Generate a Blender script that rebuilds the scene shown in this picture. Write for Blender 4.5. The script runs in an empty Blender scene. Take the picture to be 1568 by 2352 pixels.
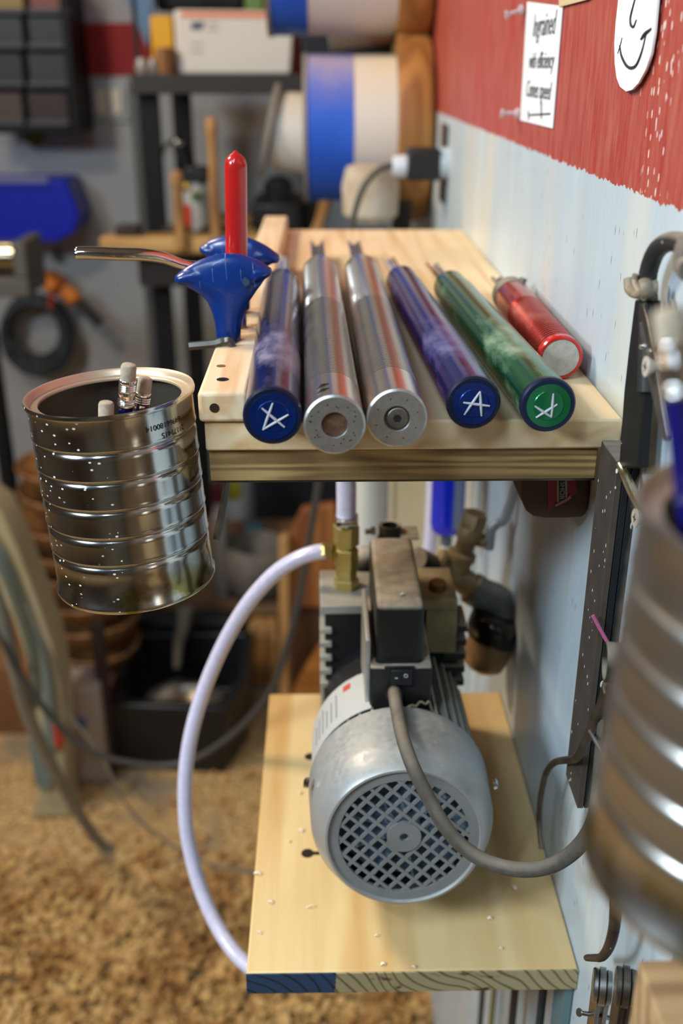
import bpy, bmesh, math, random
from mathutils import Vector, Matrix, Euler

S = bpy.context.scene
random.seed(7)
PI = math.pi

# ------------------------------------------------------------ camera, lights, exposure
FPX = 2350.0
PITCH = math.atan(1026 / FPX)
YAW = math.atan(44 / FPX * math.cos(PITCH))
CAM = Vector((0, 0, 1.40))
cd = bpy.data.cameras.new('camera'); cam = bpy.data.objects.new('camera', cd)
S.collection.objects.link(cam); S.camera = cam
cam.location = CAM
cam.rotation_euler = Euler((PI / 2 - PITCH, 0, -YAW), 'XYZ')
cd.sensor_fit = 'HORIZONTAL'; cd.sensor_width = 24.0; cd.lens = FPX * 24.0 / 1568
cd.clip_start = 0.02; cd.clip_end = 50
cd.dof.use_dof = True; cd.dof.focus_distance = 0.575; cd.dof.aperture_fstop = 5.0
cd.dof.aperture_blades = 0

S.view_settings.view_transform = 'Standard'; S.view_settings.look = 'None'
S.view_settings.gamma = 1.0; S.view_settings.exposure = 0.0
S.view_settings.use_curve_mapping = False

W = bpy.data.worlds.new('world'); S.world = W; W.use_nodes = True
W.node_tree.nodes['Background'].inputs[0].default_value = (0.62, 0.70, 0.80, 1)
W.node_tree.nodes['Background'].inputs[1].default_value = 0.35

def area(name, loc, aim, sx, sy, power, col):
    l = bpy.data.lights.new(name, 'AREA'); l.shape = 'RECTANGLE'; l.size = sx; l.size_y = sy
    l.energy = power; l.color = col
    o = bpy.data.objects.new(name, l); S.collection.objects.link(o); o.location = loc
    o.rotation_euler = (Vector(aim) - Vector(loc)).to_track_quat('-Z', 'Y').to_euler()
    return o
area('warm_ceiling_lamp', (-1.15, 1.15, 2.35), (-0.1, 0.9, 1.0), 0.28, 0.28, 25, (1.0, 0.82, 0.60))
area('left_cool_lamp', (-1.9, -0.55, 2.30), (0.165, 0.30, 1.1), 0.6, 0.4, 50, (0.76, 0.89, 1.0))
area('cool_ceiling_tube', (-0.75, -0.35, 2.35), (0.0, 0.6, 1.0), 0.9, 0.05, 8.0, (0.66, 0.84, 1.0))
area('cool_ceiling_tube', (-0.45, -0.35, 2.35), (0.0, 0.6, 1.0), 0.05, 0.9, 8.0, (0.66, 0.84, 1.0))
area('back_ceiling_lamp', (-1.0, 2.3, 2.45), (-0.6, 2.3, 0.0), 0.3, 0.3, 3, (1.0, 0.86, 0.68))

# ------------------------------------------------------------ pixel -> point on a real plane of the room
_D = Vector((math.sin(YAW) * math.cos(PITCH), math.cos(YAW) * math.cos(PITCH), -math.sin(PITCH)))
_R = Vector((math.cos(YAW), -math.sin(YAW), 0)); _U = _R.cross(_D)
def at(px, py, X=None, Y=None, Z=None):
    r = _D + _R * ((px - 784) / FPX) + _U * ((1176 - py) / FPX)
    if X is not None: t = (X - CAM.x) / r.x
    elif Y is not None: t = (Y - CAM.y) / r.y
    else: t = (Z - CAM.z) / r.z
    return CAM + r * t

# ------------------------------------------------------------ materials
def _nt(name):
    m = bpy.data.materials.new(name); m.use_nodes = True
    nt = m.node_tree; return m, nt, nt.nodes, nt.links, nt.nodes['Principled BSDF']
def c4(c): return (c[0], c[1], c[2], 1)
def hexc(h):
    v = [int(h[i:i + 2], 16) / 255 for i in (0, 2, 4)]
    return tuple(x / 12.92 if x <= .04045 else ((x + .055) / 1.055) ** 2.4 for x in v)
def noise(nt, scale, stretch=(1, 1, 1), detail=4, coord='Object', rough=.55):
    n = nt.nodes; tc = n.new('ShaderNodeTexCoord'); mp = n.new('ShaderNodeMapping')
    mp.inputs['Scale'].default_value = stretch
    nz = n.new('ShaderNodeTexNoise'); nz.inputs['Scale'].default_value = scale
    nz.inputs['Detail'].default_value = detail; nz.inputs['Roughness'].default_value = rough
    nt.links.new(tc.outputs[coord], mp.inputs[0]); nt.links.new(mp.outputs[0], nz.inputs[0])
    return nz.outputs[0]
def ramp(nt, src, lo, hi, c0=(0, 0, 0), c1=(1, 1, 1)):
    r = nt.nodes.new('ShaderNodeValToRGB'); r.color_ramp.elements[0].position = lo
    r.color_ramp.elements[1].position = hi
    r.color_ramp.elements[0].color = c4(c0); r.color_ramp.elements[1].color = c4(c1)
    nt.links.new(src, r.inputs[0]); return r.outputs[0]
def mixc(nt, fac, a, b, mode='MIX'):
    x = nt.nodes.new('ShaderNodeMix'); x.data_type = 'RGBA'; x.blend_type = mode
    for s, v in ((x.inputs[0], fac), (x.inputs[6], a), (x.inputs[7], b)):
        if isinstance(v, (tuple, list)): s.default_value = c4(v)
        elif isinstance(v, (int, float)): s.default_value = v
        else: nt.links.new(v, s)
    return x.outputs[2]
def mth(nt, op, a, b=0.0):
    x = nt.nodes.new('ShaderNodeMath'); x.operation = op
    for s, v in ((x.inputs[0], a), (x.inputs[1], b)):
        if isinstance(v, (int, float)): s.default_value = v
        else: nt.links.new(v, s)
    return x.outputs[0]
def bump(nt, p, h, strength, dist=.001):
    b = nt.nodes.new('ShaderNodeBump'); b.inputs['Strength'].default_value = strength
    b.inputs['Distance'].default_value = dist
    nt.links.new(h, b.inputs['Height']); nt.links.new(b.outputs[0], p.inputs['Normal'])
def specks(nt, scale, size, stretch=(1, 1, 1), thin=.5):
    n = nt.nodes; tc = n.new('ShaderNodeTexCoord'); mp = n.new('ShaderNodeMapping')
    mp.inputs['Scale'].default_value = stretch
    v = n.new('ShaderNodeTexVoronoi'); v.inputs['Scale'].default_value = scale
    nt.links.new(tc.outputs['Object'], mp.inputs[0]); nt.links.new(mp.outputs[0], v.inputs['Vector'])
    near = mth(nt, 'LESS_THAN', v.outputs['Distance'], size)
    sep = n.new('ShaderNodeSeparateColor'); nt.links.new(v.outputs['Color'], sep.inputs[0])
    keep = mth(nt, 'GREATER_THAN', sep.outputs[0], thin)
    return mth(nt, 'MULTIPLY', near, keep)

def mat(name, col, rough=.5, metal=0.0, col2=None, scale=30, stretch=(1, 1, 1), lo=.35, hi=.65,
        bmp=0, bscale=None, dust=None, dust_amt=.5, dscale=60, spk=None, coat=0, trans=0, ior=1.45, alpha=1, spec=None):
    m, nt, n, L, p = _nt(name)
    out = None
    if col2 is not None:
        out = mixc(nt, ramp(nt, noise(nt, scale, stretch), lo, hi), col, col2)
    rsock = None
    if dust is not None:        # real dust that has settled on the upward faces
        g = n.new('ShaderNodeNewGeometry'); s = n.new('ShaderNodeSeparateXYZ'); L.new(g.outputs['Normal'], s.inputs[0])
        up = ramp(nt, s.outputs[2], .25, .85)
        f = mth(nt, 'MULTIPLY', up, ramp(nt, noise(nt, dscale, detail=6), .5 - dust_amt * .5, .75))
        f = mth(nt, 'MULTIPLY', f, min(1, dust_amt * 1.3))
        out = mixc(nt, f, out if out is not None else col, dust)
        mr = n.new('ShaderNodeMapRange'); L.new(f, mr.inputs[0]); mr.inputs[3].default_value = rough; mr.inputs[4].default_value = .95
        L.new(mr.outputs[0], p.inputs['Roughness'])
        mm = n.new('ShaderNodeMapRange'); L.new(f, mm.inputs[0]); mm.inputs[3].default_value = metal; mm.inputs[4].default_value = 0
        L.new(mm.outputs[0], p.inputs['Metallic'])
    if spk is not None:         # paint flecks
        f = specks(nt, spk[0], spk[1], spk[2] if len(spk) > 2 else (1, 1, 1), spk[3] if len(spk) > 3 else .5)
        out = mixc(nt, f, out if out is not None else col, spk[4] if len(spk) > 4 else (.8, .8, .74))
    if out is None: p.inputs['Base Color'].default_value = c4(col)
    else: L.new(out, p.inputs['Base Color'])
    if dust is None:
        p.inputs['Roughness'].default_value = rough; p.inputs['Metallic'].default_value = metal
    p.inputs['Coat Weight'].default_value = coat
    p.inputs['Transmission Weight'].default_value = trans; p.inputs['IOR'].default_value = ior
    p.inputs['Alpha'].default_value = alpha
    if spec is not None: p.inputs['Specular IOR Level'].default_value = spec
    if bmp: bump(nt, p, noise(nt, bscale or scale * 3, detail=5), bmp)
    return m

def wood(name, c1, c2, axis='Y', scale=14, rough=.6, knots=None, bmp=.15, contrast=(.35, .7)):
    m, nt, n, L, p = _nt(name)
    st = {'X': (.06, 1, 1), 'Y': (1, .06, 1), 'Z': (1, 1, .06)}[axis]
    nz = noise(nt, scale * 6, st, 6, rough=.6)
    big = noise(nt, scale * 1.2, st, 2)
    w = n.new('ShaderNodeMath'); w.operation = 'SINE'
    L.new(mth(nt, 'MULTIPLY', big, 60.0), w.inputs[0])
    rings = mth(nt, 'MULTIPLY', mth(nt, 'ADD', w.outputs[0], 1.0), .18)
    f = mth(nt, 'ADD', mth(nt, 'MULTIPLY', nz, .72), rings)
    col = mixc(nt, ramp(nt, f, *contrast), c1, c2)
    col = mixc(nt, ramp(nt, noise(nt, scale * .5, detail=3), .45, .75), col, tuple(x * .8 for x in c1))
    if knots:
        k = specks(nt, knots[0], knots[1], (1, .6, 1), .6)
        col = mixc(nt, k, col, knots[2])
    L.new(col, p.inputs['Base Color']); p.inputs['Roughness'].default_value = rough
    bump(nt, p, nz, bmp)
    return m

DUSTC = hexc('a39684')
pine = wood('pale_pine', hexc('ecd2a8'), hexc('d4ad78'), 'Y', 12, contrast=(.42, .85))
pine_block = wood('pine_block', hexc('ecd4ae'), hexc('d8b485'), 'Y', 20, contrast=(.4, .8))
pine_end = wood('pine_edge_unused', hexc('c7ae82'), hexc('a98e62'), 'X', 14)
ply = wood('plywood_edge', hexc('b39560'), hexc('7a603c'), 'X', 34, contrast=(.36, .68))
pine_low = wood('knotty_pine', hexc('e9cb93'), hexc('cf9f5c'), 'Y', 9, knots=(9, .035, hexc('6b4020')), contrast=(.38, .8))
tanwood = wood('tan_wood', hexc('b98a52'), hexc('8a5f33'), 'Z', 8)
bench_wood = wood('bench_wood', hexc('caa162'), hexc('a97f48'), 'X', 6)
orangewood = wood('orange_wood', hexc('a0652f'), hexc('7a431c'), 'Z', 6)
bowlwood = wood('bowl_wood', hexc('9a6a3a'), hexc('6a4220'), 'Z', 10)
discwood = wood('disc_wood', hexc('b07a3c'), hexc('8a5826'), 'Z', 5)
nearwood = wood('near_wood', hexc('b59a72'), hexc('8f7252'), 'X', 10)

chrome = mat('chrome', (.78, .78, .76), .08, 1.0)
steel = mat('steel', (.42, .41, .38), .33, 1.0, (.3, .29, .26), 80)
steel_dusty = mat('dusty_steel', (.30, .29, .27), .4, .9, (.20, .19, .17), 90, dust=DUSTC, dust_amt=.7)
dark_steel = mat('dark_steel', (.10, .095, .085), .35, .9, (.16, .14, .12), 60)
brass = mat('brass', hexc('dccb7e'), .34, .8, hexc('c4b26a'), 60, dust=hexc('b9ad8c'), dust_amt=.5)
bronze = mat('dusty_bronze', hexc('a8946c'), .5, .35, hexc('8f7c5a'), 90, dust=hexc('b3a387'), dust_amt=.8)
black = mat('black_plastic', (.014, .014, .015), .42, 0, dust=hexc('c6b8a4'), dust_amt=1.0)
black_plain = mat('black_plain', (.012, .012, .013), .45)
black_paint = mat('black_paint', (.010, .0105, .011), .5, 0, spk=(150, .26, (1, 1, .55), .72, (.62, .62, .56)), spec=.25)
grey_dusty = mat('dusty_grey', hexc('6f665b'), .8, 0, hexc('857a6d'), 120, dust=DUSTC, dust_amt=.6)
black_rack = mat('rack_black', (.008, .008, .009), .55, spec=.25)
alu_cast = mat('cast_aluminium', hexc('b9b9b2'), .45, .35, hexc('a9a9a3'), 60, dust=hexc('b5aa98'), dust_amt=.35)
silver_paint = mat('silver_paint', hexc('b4b5b2'), .34, .45, hexc('a8a9a6'), 15, dust=hexc('b3aca0'), dust_amt=.35, dscale=200)
grille_grey = mat('grille_grey', hexc('8f9190'), .5, .25, hexc('858786'), 60)
rubber_grey = mat('rubber_grey', hexc('4a463f'), .7, 0, hexc('5c564c'), 150, dust=hexc('8a7d6c'), dust_amt=.85, spk=(170, .16, (1, 1, 1), .93, (.7, .68, .6)))
blue_plastic = mat('blue_plastic', hexc('08337c'), .3, 0, hexc('072c6e'), 30, coat=.15)
red_dip = mat('red_rubber', hexc('c2201c'), .22, 0, hexc('b01d1e'), 30, coat=.5)
white_card = mat('white_card', hexc('d9d3c8'), .8)
paper = mat('note_paper', hexc('e4e8ec'), .8)
ink = mat('marker_ink', hexc('2b2b33'), .6)
eraser = mat('eraser_rubber', hexc('b9ad9a'), .85, 0, hexc('a2937c'), 250, bmp=.2)
navy = mat('pencil_blue', hexc('14145e'), .25, 0, coat=.5)
ferrule = mat('pencil_ferrule', (.72, .71, .68), .2, 1.0)
blue_far = mat('bin_blue', hexc('0a1fae'), .35)
blue_tape = mat('blue_band', hexc('1f56c4'), .45, 0, hexc('2a62cf'), 8, dust=hexc('a89aa8'), dust_amt=.8, dscale=12)
cream = mat('cream_tube', hexc('d6cfc4'), .45, 0, dust=hexc('d9c49a'), dust_amt=.6, dscale=20)
grey_rim = mat('grey_rim', hexc('8d857a'), .6)
orange = mat('orange_plastic', hexc('c8701c'), .5)
rope = mat('black_cable', hexc('22282b'), .6, 0, hexc('2f3639'), 40)
cableg = mat('grey_cable', hexc('4a453e'), .55)
hoseg = mat('grey_hose', hexc('77746a'), .45, 0, hexc('85806f'), 20)
legcream = mat('cream_paint', hexc('b3a684'), .4, 0, hexc('a69670'), 6)
leggreen = mat('green_grey_paint', hexc('6f7a72'), .4)
yellow_m = mat('yellow_card', hexc('dba21a'), .6)
pinkm = mat('pink_thread', hexc('b05a7c'), .6)
screwm = mat('screw_pale', hexc('cfc5b6'), .5, .3)
plast_lilac = mat('lilac_hose', hexc('dcd8ec'), .3, 0, hexc('d0cbe2'), 260, (1, 1, 1), coat=.4, spec=.5)
for mm_ in (plast_lilac,):
    p_ = mm_.node_tree.nodes['Principled BSDF']; p_.inputs['Subsurface Weight'].default_value = .25
    p_.inputs['Subsurface Radius'].default_value = (.004, .004, .005)
fume = mat('smoked_cup', hexc('9a7a55'), .25, .1, coat=.5)
label_red = mat('label_red', hexc('7c2020'), .6)
card_brown = mat('brown_leather', hexc('4e3c26'), .8, 0, hexc('43331f'), 30)
bagm = mat('grey_bag', hexc('6e665c'), .7, 0, hexc('4c443c'), 12, bmp=.4)
clear = mat('clear_plastic', (.95, .95, .97), .1, 0, trans=.85, ior=1.3)

def tin_mat(name, zone):
    m, nt, n, L, p = _nt(name)
    base = mixc(nt, ramp(nt, noise(nt, 22, (1, 1, .25)), .5, .72), (.62, .62, .60), (.50, .49, .44))
    tc = n.new('ShaderNodeTexCoord'); s = n.new('ShaderNodeSeparateXYZ'); L.new(tc.outputs['Object'], s.inputs[0])
    low = ramp(nt, s.outputs[2], .012, .03, (1, 1, 1), (0, 0, 0))
    base = mixc(nt, mth(nt, 'MULTIPLY', low, ramp(nt, noise(nt, 40), .45, .6)), base, hexc('8f8250'))
    if zone:
        f = specks(nt, 230, .20, (1, 1, 1.6), .45)
        area_ = ramp(nt, noise(nt, 22, detail=1), .44, .50)
        lx = mth(nt, 'LESS_THAN', s.outputs[0], .004)
        f = mth(nt, 'MULTIPLY', mth(nt, 'MULTIPLY', f, area_), lx)
        base = mixc(nt, f, base, (.78, .76, .66))
        inv = mth(nt, 'SUBTRACT', 1.0, f); L.new(inv, p.inputs['Metallic'])
    else: p.inputs['Metallic'].default_value = 1
    L.new(base, p.inputs['Base Color'])
    r = n.new('ShaderNodeMapRange'); L.new(noise(nt, 9), r.inputs[0]); r.inputs[3].default_value = .10 if zone else .2; r.inputs[4].default_value = .22 if zone else .38
    L.new(r.outputs[0], p.inputs['Roughness'])
    return m
tin = tin_mat('tinplate', True); tin_near = tin_mat('tinplate_near', False)
tin_top = mat('lacquered_rim', hexc('d2c0a8'), .38, .6, hexc('c4ad92'), 20)
tin_inside = mat('tin_inside', hexc('8f8778'), .32, .8, hexc('7c7262'), 14, (1, 1, .2))

def anod(name, col, dusty, amt):
    m, nt, n, L, p = _nt(name)
    d = ramp(nt, noise(nt, 38, (1, .35, 1), 6), .50, .68)
    d2 = mth(nt, 'MULTIPLY', d, amt)
    col_ = mixc(nt, d2, col, dusty)
    f = specks(nt, 900, .12, (1, .6, 1), .8)
    col_ = mixc(nt, mth(nt, 'MULTIPLY', f, .6), col_, (.6, .6, .6))
    L.new(col_, p.inputs['Base Color'])
    mm = n.new('ShaderNodeMapRange'); L.new(d2, mm.inputs[0]); mm.inputs[3].default_value = .85; mm.inputs[4].default_value = .1
    L.new(mm.outputs[0], p.inputs['Metallic'])
    mr = n.new('ShaderNodeMapRange'); L.new(d2, mr.inputs[0]); mr.inputs[3].default_value = .24; mr.inputs[4].default_value = .6
    L.new(mr.outputs[0], p.inputs['Roughness'])
    p.inputs['Coat Weight'].default_value = .35; p.inputs['Coat Roughness'].default_value = .15
    return m
anod_blue = anod('blue_anodised', hexc('20288a'), hexc('75759a'), .75)
anod_blue2 = anod('violet_blue_anodised', hexc('22286c'), hexc('85839c'), .95)
anod_green = anod('green_anodised', hexc('1c7a4c'), hexc('93a48f'), .85)
red_handle = anod('red_anodised', hexc('c62a22'), hexc('c0907e'), .5)
alu_handle = mat('brushed_aluminium', (.74, .72, .68), .24, 1.0, (.62, .59, .52), 12, (1, .4, 1), lo=.3, hi=.7)
def groove_shade(m, y0, y1, pitch, lo, hi, shade_col, amt=.85):  # paints groove shade into the base colour so the rings stand out
    nt = m.node_tree; p = nt.nodes['Principled BSDF']; L = nt.links
    tc = nt.nodes.new('ShaderNodeTexCoord'); s = nt.nodes.new('ShaderNodeSeparateXYZ'); L.new(tc.outputs['Object'], s.inputs[0])
    y = s.outputs[1]; fr = mth(nt, 'FRACT', mth(nt, 'DIVIDE', mth(nt, 'SUBTRACT', y, y0), pitch))
    f = mth(nt, 'MULTIPLY', mth(nt, 'GREATER_THAN', fr, lo), mth(nt, 'LESS_THAN', fr, hi))
    f = mth(nt, 'MULTIPLY', f, mth(nt, 'MULTIPLY', mth(nt, 'GREATER_THAN', y, y0), mth(nt, 'LESS_THAN', y, y1)))
    f = mth(nt, 'MULTIPLY', f, amt)
    src = p.inputs['Base Color'].links[0].from_socket
    L.new(mixc(nt, f, src, shade_col), p.inputs['Base Color'])
    old = p.inputs['Metallic'].links[0].from_socket if p.inputs['Metallic'].links else p.inputs['Metallic'].default_value
    L.new(mth(nt, 'MULTIPLY', old, mth(nt, 'SUBTRACT', 1.0, mth(nt, 'MULTIPLY', f, .7))), p.inputs['Metallic'])
groove_shade(alu_handle, .0415, .235, .0029, .06, .44, hexc('4a4232'))
groove_shade(red_handle, .009, .121, .0042, .0, .42, hexc('5c0f0c'), .7)  # darker red bands painted as shade in the grip grooves
alu_cap = mat('aluminium_cap', (.52, .53, .52), .38, .9, (.44, .45, .45), 260, bmp=.15, bscale=700)
cap_blue = mat('blue_cap', hexc('0a2f7c'), .28, .6, coat=.3)
cap_green = mat('green_cap', hexc('0b6a3c'), .28, .6, coat=.3)
cap_rim = mat('dark_rim', hexc('1a2440'), .35, .4)
scratch = mat('scratched_metal', hexc('c8ccd2'), .5, .3)

def wall_mat(name, zsplit, side):
    m, nt, n, L, p = _nt(name)
    tc = n.new('ShaderNodeTexCoord'); s = n.new('ShaderNodeSeparateXYZ'); L.new(tc.outputs['Object'], s.inputs[0])
    z = s.outputs[2]
    edge = mth(nt, 'MULTIPLY', mth(nt, 'SUBTRACT', noise(nt, 150, (1, 1, .2), 5), .5), .010)
    z2 = mth(nt, 'ADD', z, edge)
    isred = mth(nt, 'GREATER_THAN', z2, zsplit)
    if side:
        a = mixc(nt, ramp(nt, noise(nt, 9, (1, 1.3, .22), 5), .38, .66), hexc('c3d0d7'), hexc('aebdc6'))
        a = mixc(nt, mth(nt, 'MULTIPLY', ramp(nt, noise(nt, 5, (1, 1.6, .3), 3), .52, .7), .7), a, hexc('d8cfb8'))
        a = mixc(nt, mth(nt, 'MULTIPLY', ramp(nt, noise(nt, 6, (1, 5, .25), 3), .60, .68), .35), a, hexc('b89c72'))
        a = mixc(nt, mth(nt, 'MULTIPLY', specks(nt, 60, .09, (1, 2.6, .5), .72), .75), a, hexc('44494c'))
        a = mixc(nt, mth(nt, 'MULTIPLY', specks(nt, 85, .07, (1, 4.5, .4), .75), .6), a, hexc('5a5f62'))
        r = mixc(nt, ramp(nt, noise(nt, 60, (1, 1.8, .3), 8, rough=.7), .36, .66), hexc('a2332a'), hexc('b4604f'))
        r = mixc(nt, ramp(nt, noise(nt, 18, (1, 1.5, .3), 4), .56, .74), r, hexc('a92518'))
        r = mixc(nt, mth(nt, 'MULTIPLY', ramp(nt, noise(nt, 400, (1, 1, .1), 3), .60, .72), .35), r, hexc('c88a7c'))
        near = mth(nt, 'LESS_THAN', s.outputs[1], .585)
        fl = mth(nt, 'MULTIPLY', specks(nt, 230, .25, (1, 1.6, .5), .55), near)
        fl = mth(nt, 'MULTIPLY', fl, ramp(nt, noise(nt, 20, detail=1), .46, .52))
        r = mixc(nt, fl, r, (.85, .83, .78))
    else:
        a = mixc(nt, ramp(nt, noise(nt, 3), .4, .7), hexc('a3a3a3'), hexc('969696'))
        r = hexc('8c1e1c')
        top = mth(nt, 'LESS_THAN', z, zsplit + .13)
        isred = mth(nt, 'MULTIPLY', isred, top)
    L.new(mixc(nt, isred, a, r), p.inputs['Base Color'])
    p.inputs['Roughness'].default_value = .42 if side else .8
    if side: bump(nt, p, noise(nt, 200, (1, 1.5, .3), 6), .25)
    return m
wall_side_m = wall_mat('painted_panel', 1.3388, True)
wall_back_m = wall_mat('painted_back_wall', 1.3732, False)
wall_plain = mat('shop_wall', hexc('8a857a'), .9, 0, hexc('6c665a'), 1.2)
wall_bare = wood('bare_wall_wood', hexc('6a5238'), hexc('4a3826'), 'Z', 6)
ceil_m = mat('ceiling_paint', hexc('6c655a'), .9)

def floor_mat():
    m, nt, n, L, p = _nt('shavings_floor')
    a = mixc(nt, ramp(nt, noise(nt, 45, detail=6), .35, .65), hexc('8a6238'), hexc('c09862'))
    b = mixc(nt, ramp(nt, noise(nt, 110, detail=4), .45, .6), a, hexc('dcb880'))
    c = mixc(nt, ramp(nt, noise(nt, 3.2, detail=4), .52, .62), b, hexc('8b7a62'))
    L.new(c, p.inputs['Base Color']); p.inputs['Roughness'].default_value = .9
    bump(nt, p, noise(nt, 70, detail=6), .8, .01)
    return m
floor_m = floor_mat()
chip_ms = mat('wood_shavings', hexc('d2aa6c'), .8, 0, hexc('a87a44'), 14, lo=.4, hi=.6)
chip_white = mat('pale_chip', hexc('efe2c8'), .8)

# ------------------------------------------------------------ mesh helpers
def NB(): return bmesh.new()
def V(*a): return Vector(a)
def box(bm, lo, hi, M=None):
    vs = [bm.verts.new(((lo, hi)[i][0], (lo, hi)[j][1], (lo, hi)[k][2])) for i in (0, 1) for j in (0, 1) for k in (0, 1)]
    for f in ((0, 1, 3, 2), (4, 6, 7, 5), (0, 4, 5, 1), (2, 3, 7, 6), (0, 2, 6, 4), (1, 5, 7, 3)):
        bm.faces.new([vs[i] for i in f])
    if M is not None: bmesh.ops.transform(bm, matrix=M, verts=vs)
    return vs
def frame(axis):
    a = Vector(axis).normalized(); t = Vector((0, 0, 1)) if abs(a.z) < .9 else Vector((1, 0, 0))
    u = t.cross(a).normalized(); v = a.cross(u); return u, v, a
def lathe(bm, prof, org=(0, 0, 0), axis=(0, 0, 1), n=32, c0=True, c1=True, phase=0):
    u, v, a = frame(axis); org = Vector(org); rings = []
    for r, h in prof:
        rings.append([bm.verts.new(org + a * h + (u * math.cos(phase + 2 * PI * k / n) + v * math.sin(phase + 2 * PI * k / n)) * r) for k in range(n)])
    for A, B in zip(rings, rings[1:]):
        for k in range(n): bm.faces.new((A[k], A[(k + 1) % n], B[(k + 1) % n], B[k]))
    if c0: bm.faces.new(rings[0][::-1])
    if c1: bm.faces.new(rings[-1])
    return rings
def cyl(bm, p0, p1, r0, r1=None, n=24, phase=0):
    p0 = Vector(p0); p1 = Vector(p1); r1 = r0 if r1 is None else r1
    lathe(bm, [(r0, 0), (r1, (p1 - p0).length)], p0, p1 - p0, n, phase=phase)
def spline(pts, k=8):
    pts = [Vector(p) for p in pts]; P_ = [pts[0] * 2 - pts[1]] + pts + [pts[-1] * 2 - pts[-2]]; out = []
    for i in range(1, len(P_) - 2):
        a, b, c, d = P_[i - 1:i + 3]
        for j in range(k):
            t = j / k
            out.append(.5 * ((2 * b) + (c - a) * t + (2 * a - 5 * b + 4 * c - d) * t * t + (3 * b - a - 3 * c + d) * t ** 3))
    out.append(pts[-1]); return out
def tube(bm, pts, r, n=12, sm=8, flat=1.0, ref=None):
    pts = spline(pts, sm) if sm > 1 else [Vector(p) for p in pts]
    N = len(pts); rings = []
    rr = r if callable(r) else (lambda t: r)
    t0 = (pts[1] - pts[0]).normalized()
    u = (Vector(ref) if ref is not None else (Vector((0, 0, 1)) if abs(t0.z) < .9 else Vector((1, 0, 0))))
    for i, p in enumerate(pts):
        t = (pts[min(i + 1, N - 1)] - pts[max(i - 1, 0)]).normalized()
        u = (u - t * u.dot(t)).normalized(); w = t.cross(u)
        R_ = rr(i / (N - 1))
        rings.append([bm.verts.new(p + u * math.cos(2 * PI * k / n) * R_ + w * math.sin(2 * PI * k / n) * R_ * flat) for k in range(n)])
    for A, B in zip(rings, rings[1:]):
        for k in range(n): bm.faces.new((A[k], A[(k + 1) % n], B[(k + 1) % n], B[k]))
    bm.faces.new(rings[0][::-1]); bm.faces.new(rings[-1])
def prism(bm, pts, off):
    pts = [Vector(p) for p in pts]; off = Vector(off)
    A = [bm.verts.new(p) for p in pts]; B = [bm.verts.new(p + off) for p in pts]; n = len(pts)
    bm.faces.new(A[::-1]); bm.faces.new(B)
    for k in range(n): bm.faces.new((A[k], A[(k + 1) % n], B[(k + 1) % n], B[k]))
def loft(bm, secs, n=24):
    """secs: (centre, half u vector, half v vector)"""
    rings = []
    for c, hu, hv in secs:
        c = Vector(c); hu = Vector(hu); hv = Vector(hv)
        rings.append([bm.verts.new(c + hu * math.cos(2 * PI * k / n) + hv * math.sin(2 * PI * k / n)) for k in range(n)])
    for A, B in zip(rings, rings[1:]):
        for k in range(n): bm.faces.new((A[k], A[(k + 1) % n], B[(k + 1) % n], B[k]))
    bm.faces.new(rings[0][::-1]); bm.faces.new(rings[-1])

def link(name, bm, m, bevel=0, smooth=38, segs=2, sub=0):
    bmesh.ops.recalc_face_normals(bm, faces=bm.faces)
    me = bpy.data.meshes.new(name); bm.to_mesh(me); bm.free()
    me.materials.append(m)
    me.polygons.foreach_set('use_smooth', [True] * len(me.polygons))
    if smooth < 180: me.set_sharp_from_angle(angle=math.radians(smooth))
    o = bpy.data.objects.new(name, me); S.collection.objects.link(o)
    if bevel:
        b = o.modifiers.new('bevel', 'BEVEL'); b.width = bevel; b.segments = segs; b.limit_method = 'ANGLE'; b.angle_limit = math.radians(40)
        b.harden_normals = False
    if sub:
        s = o.modifiers.new('sub', 'SUBSURF'); s.levels = s.render_levels = sub
    return o
def tagit(o, label=None, cat=None, group=None, kind=None):
    for k, v in (('label', label), ('category', cat), ('group', group), ('kind', kind)):
        if v: o[k] = v
def bounds(bm):
    xs = [v.co for v in bm.verts]
    return Vector([min(c[i] for c in xs) for i in range(3)]), Vector([max(c[i] for c in xs) for i in range(3)])
def solo(name, bm, m, label=None, cat=None, group=None, kind=None, base=None, **k):
    """one-mesh thing: the origin goes to the base of its bounding box"""
    lo, hi = bounds(bm)
    b = Vector(base) if base is not None else Vector(((lo.x + hi.x) / 2, (lo.y + hi.y) / 2, lo.z))
    bmesh.ops.translate(bm, verts=bm.verts, vec=-b)
    o = link(name, bm, m, **k); o.location = b; tagit(o, label, cat, group, kind); return o
class Thing:
    def __init__(s, name, label, cat, base=(0, 0, 0), rot=None, group=None):
        s.e = bpy.data.objects.new(name, None); S.collection.objects.link(s.e)
        s.e.empty_display_size = .02
        s.M = Matrix.Translation(Vector(base)) @ (rot.to_4x4() if rot is not None else Matrix())
        s.e.matrix_world = s.M; s.local = rot is not None
        tagit(s.e, label, cat, group)
    def part(s, name, bm, m, parent=None, label=None, local=None, kind=None, **k):
        if not (s.local if local is None else local): bmesh.ops.transform(bm, matrix=s.M.inverted(), verts=bm.verts)
        o = link(name, bm, m, **k); o.parent = parent or s.e
        if label: o['label'] = label
        if kind: o['kind'] = kind
        return o
def copy_tree(o, parent=None):
    c = o.copy(); S.collection.objects.link(c)
    if parent: c.parent = parent; c.matrix_parent_inverse = o.matrix_parent_inverse.copy()
    for ch in list(o.children): copy_tree(ch, c)
    return c
def struct(name, bm, m, **k): return solo(name, bm, m, kind='structure', base=(0, 0, 0), **k)
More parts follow.
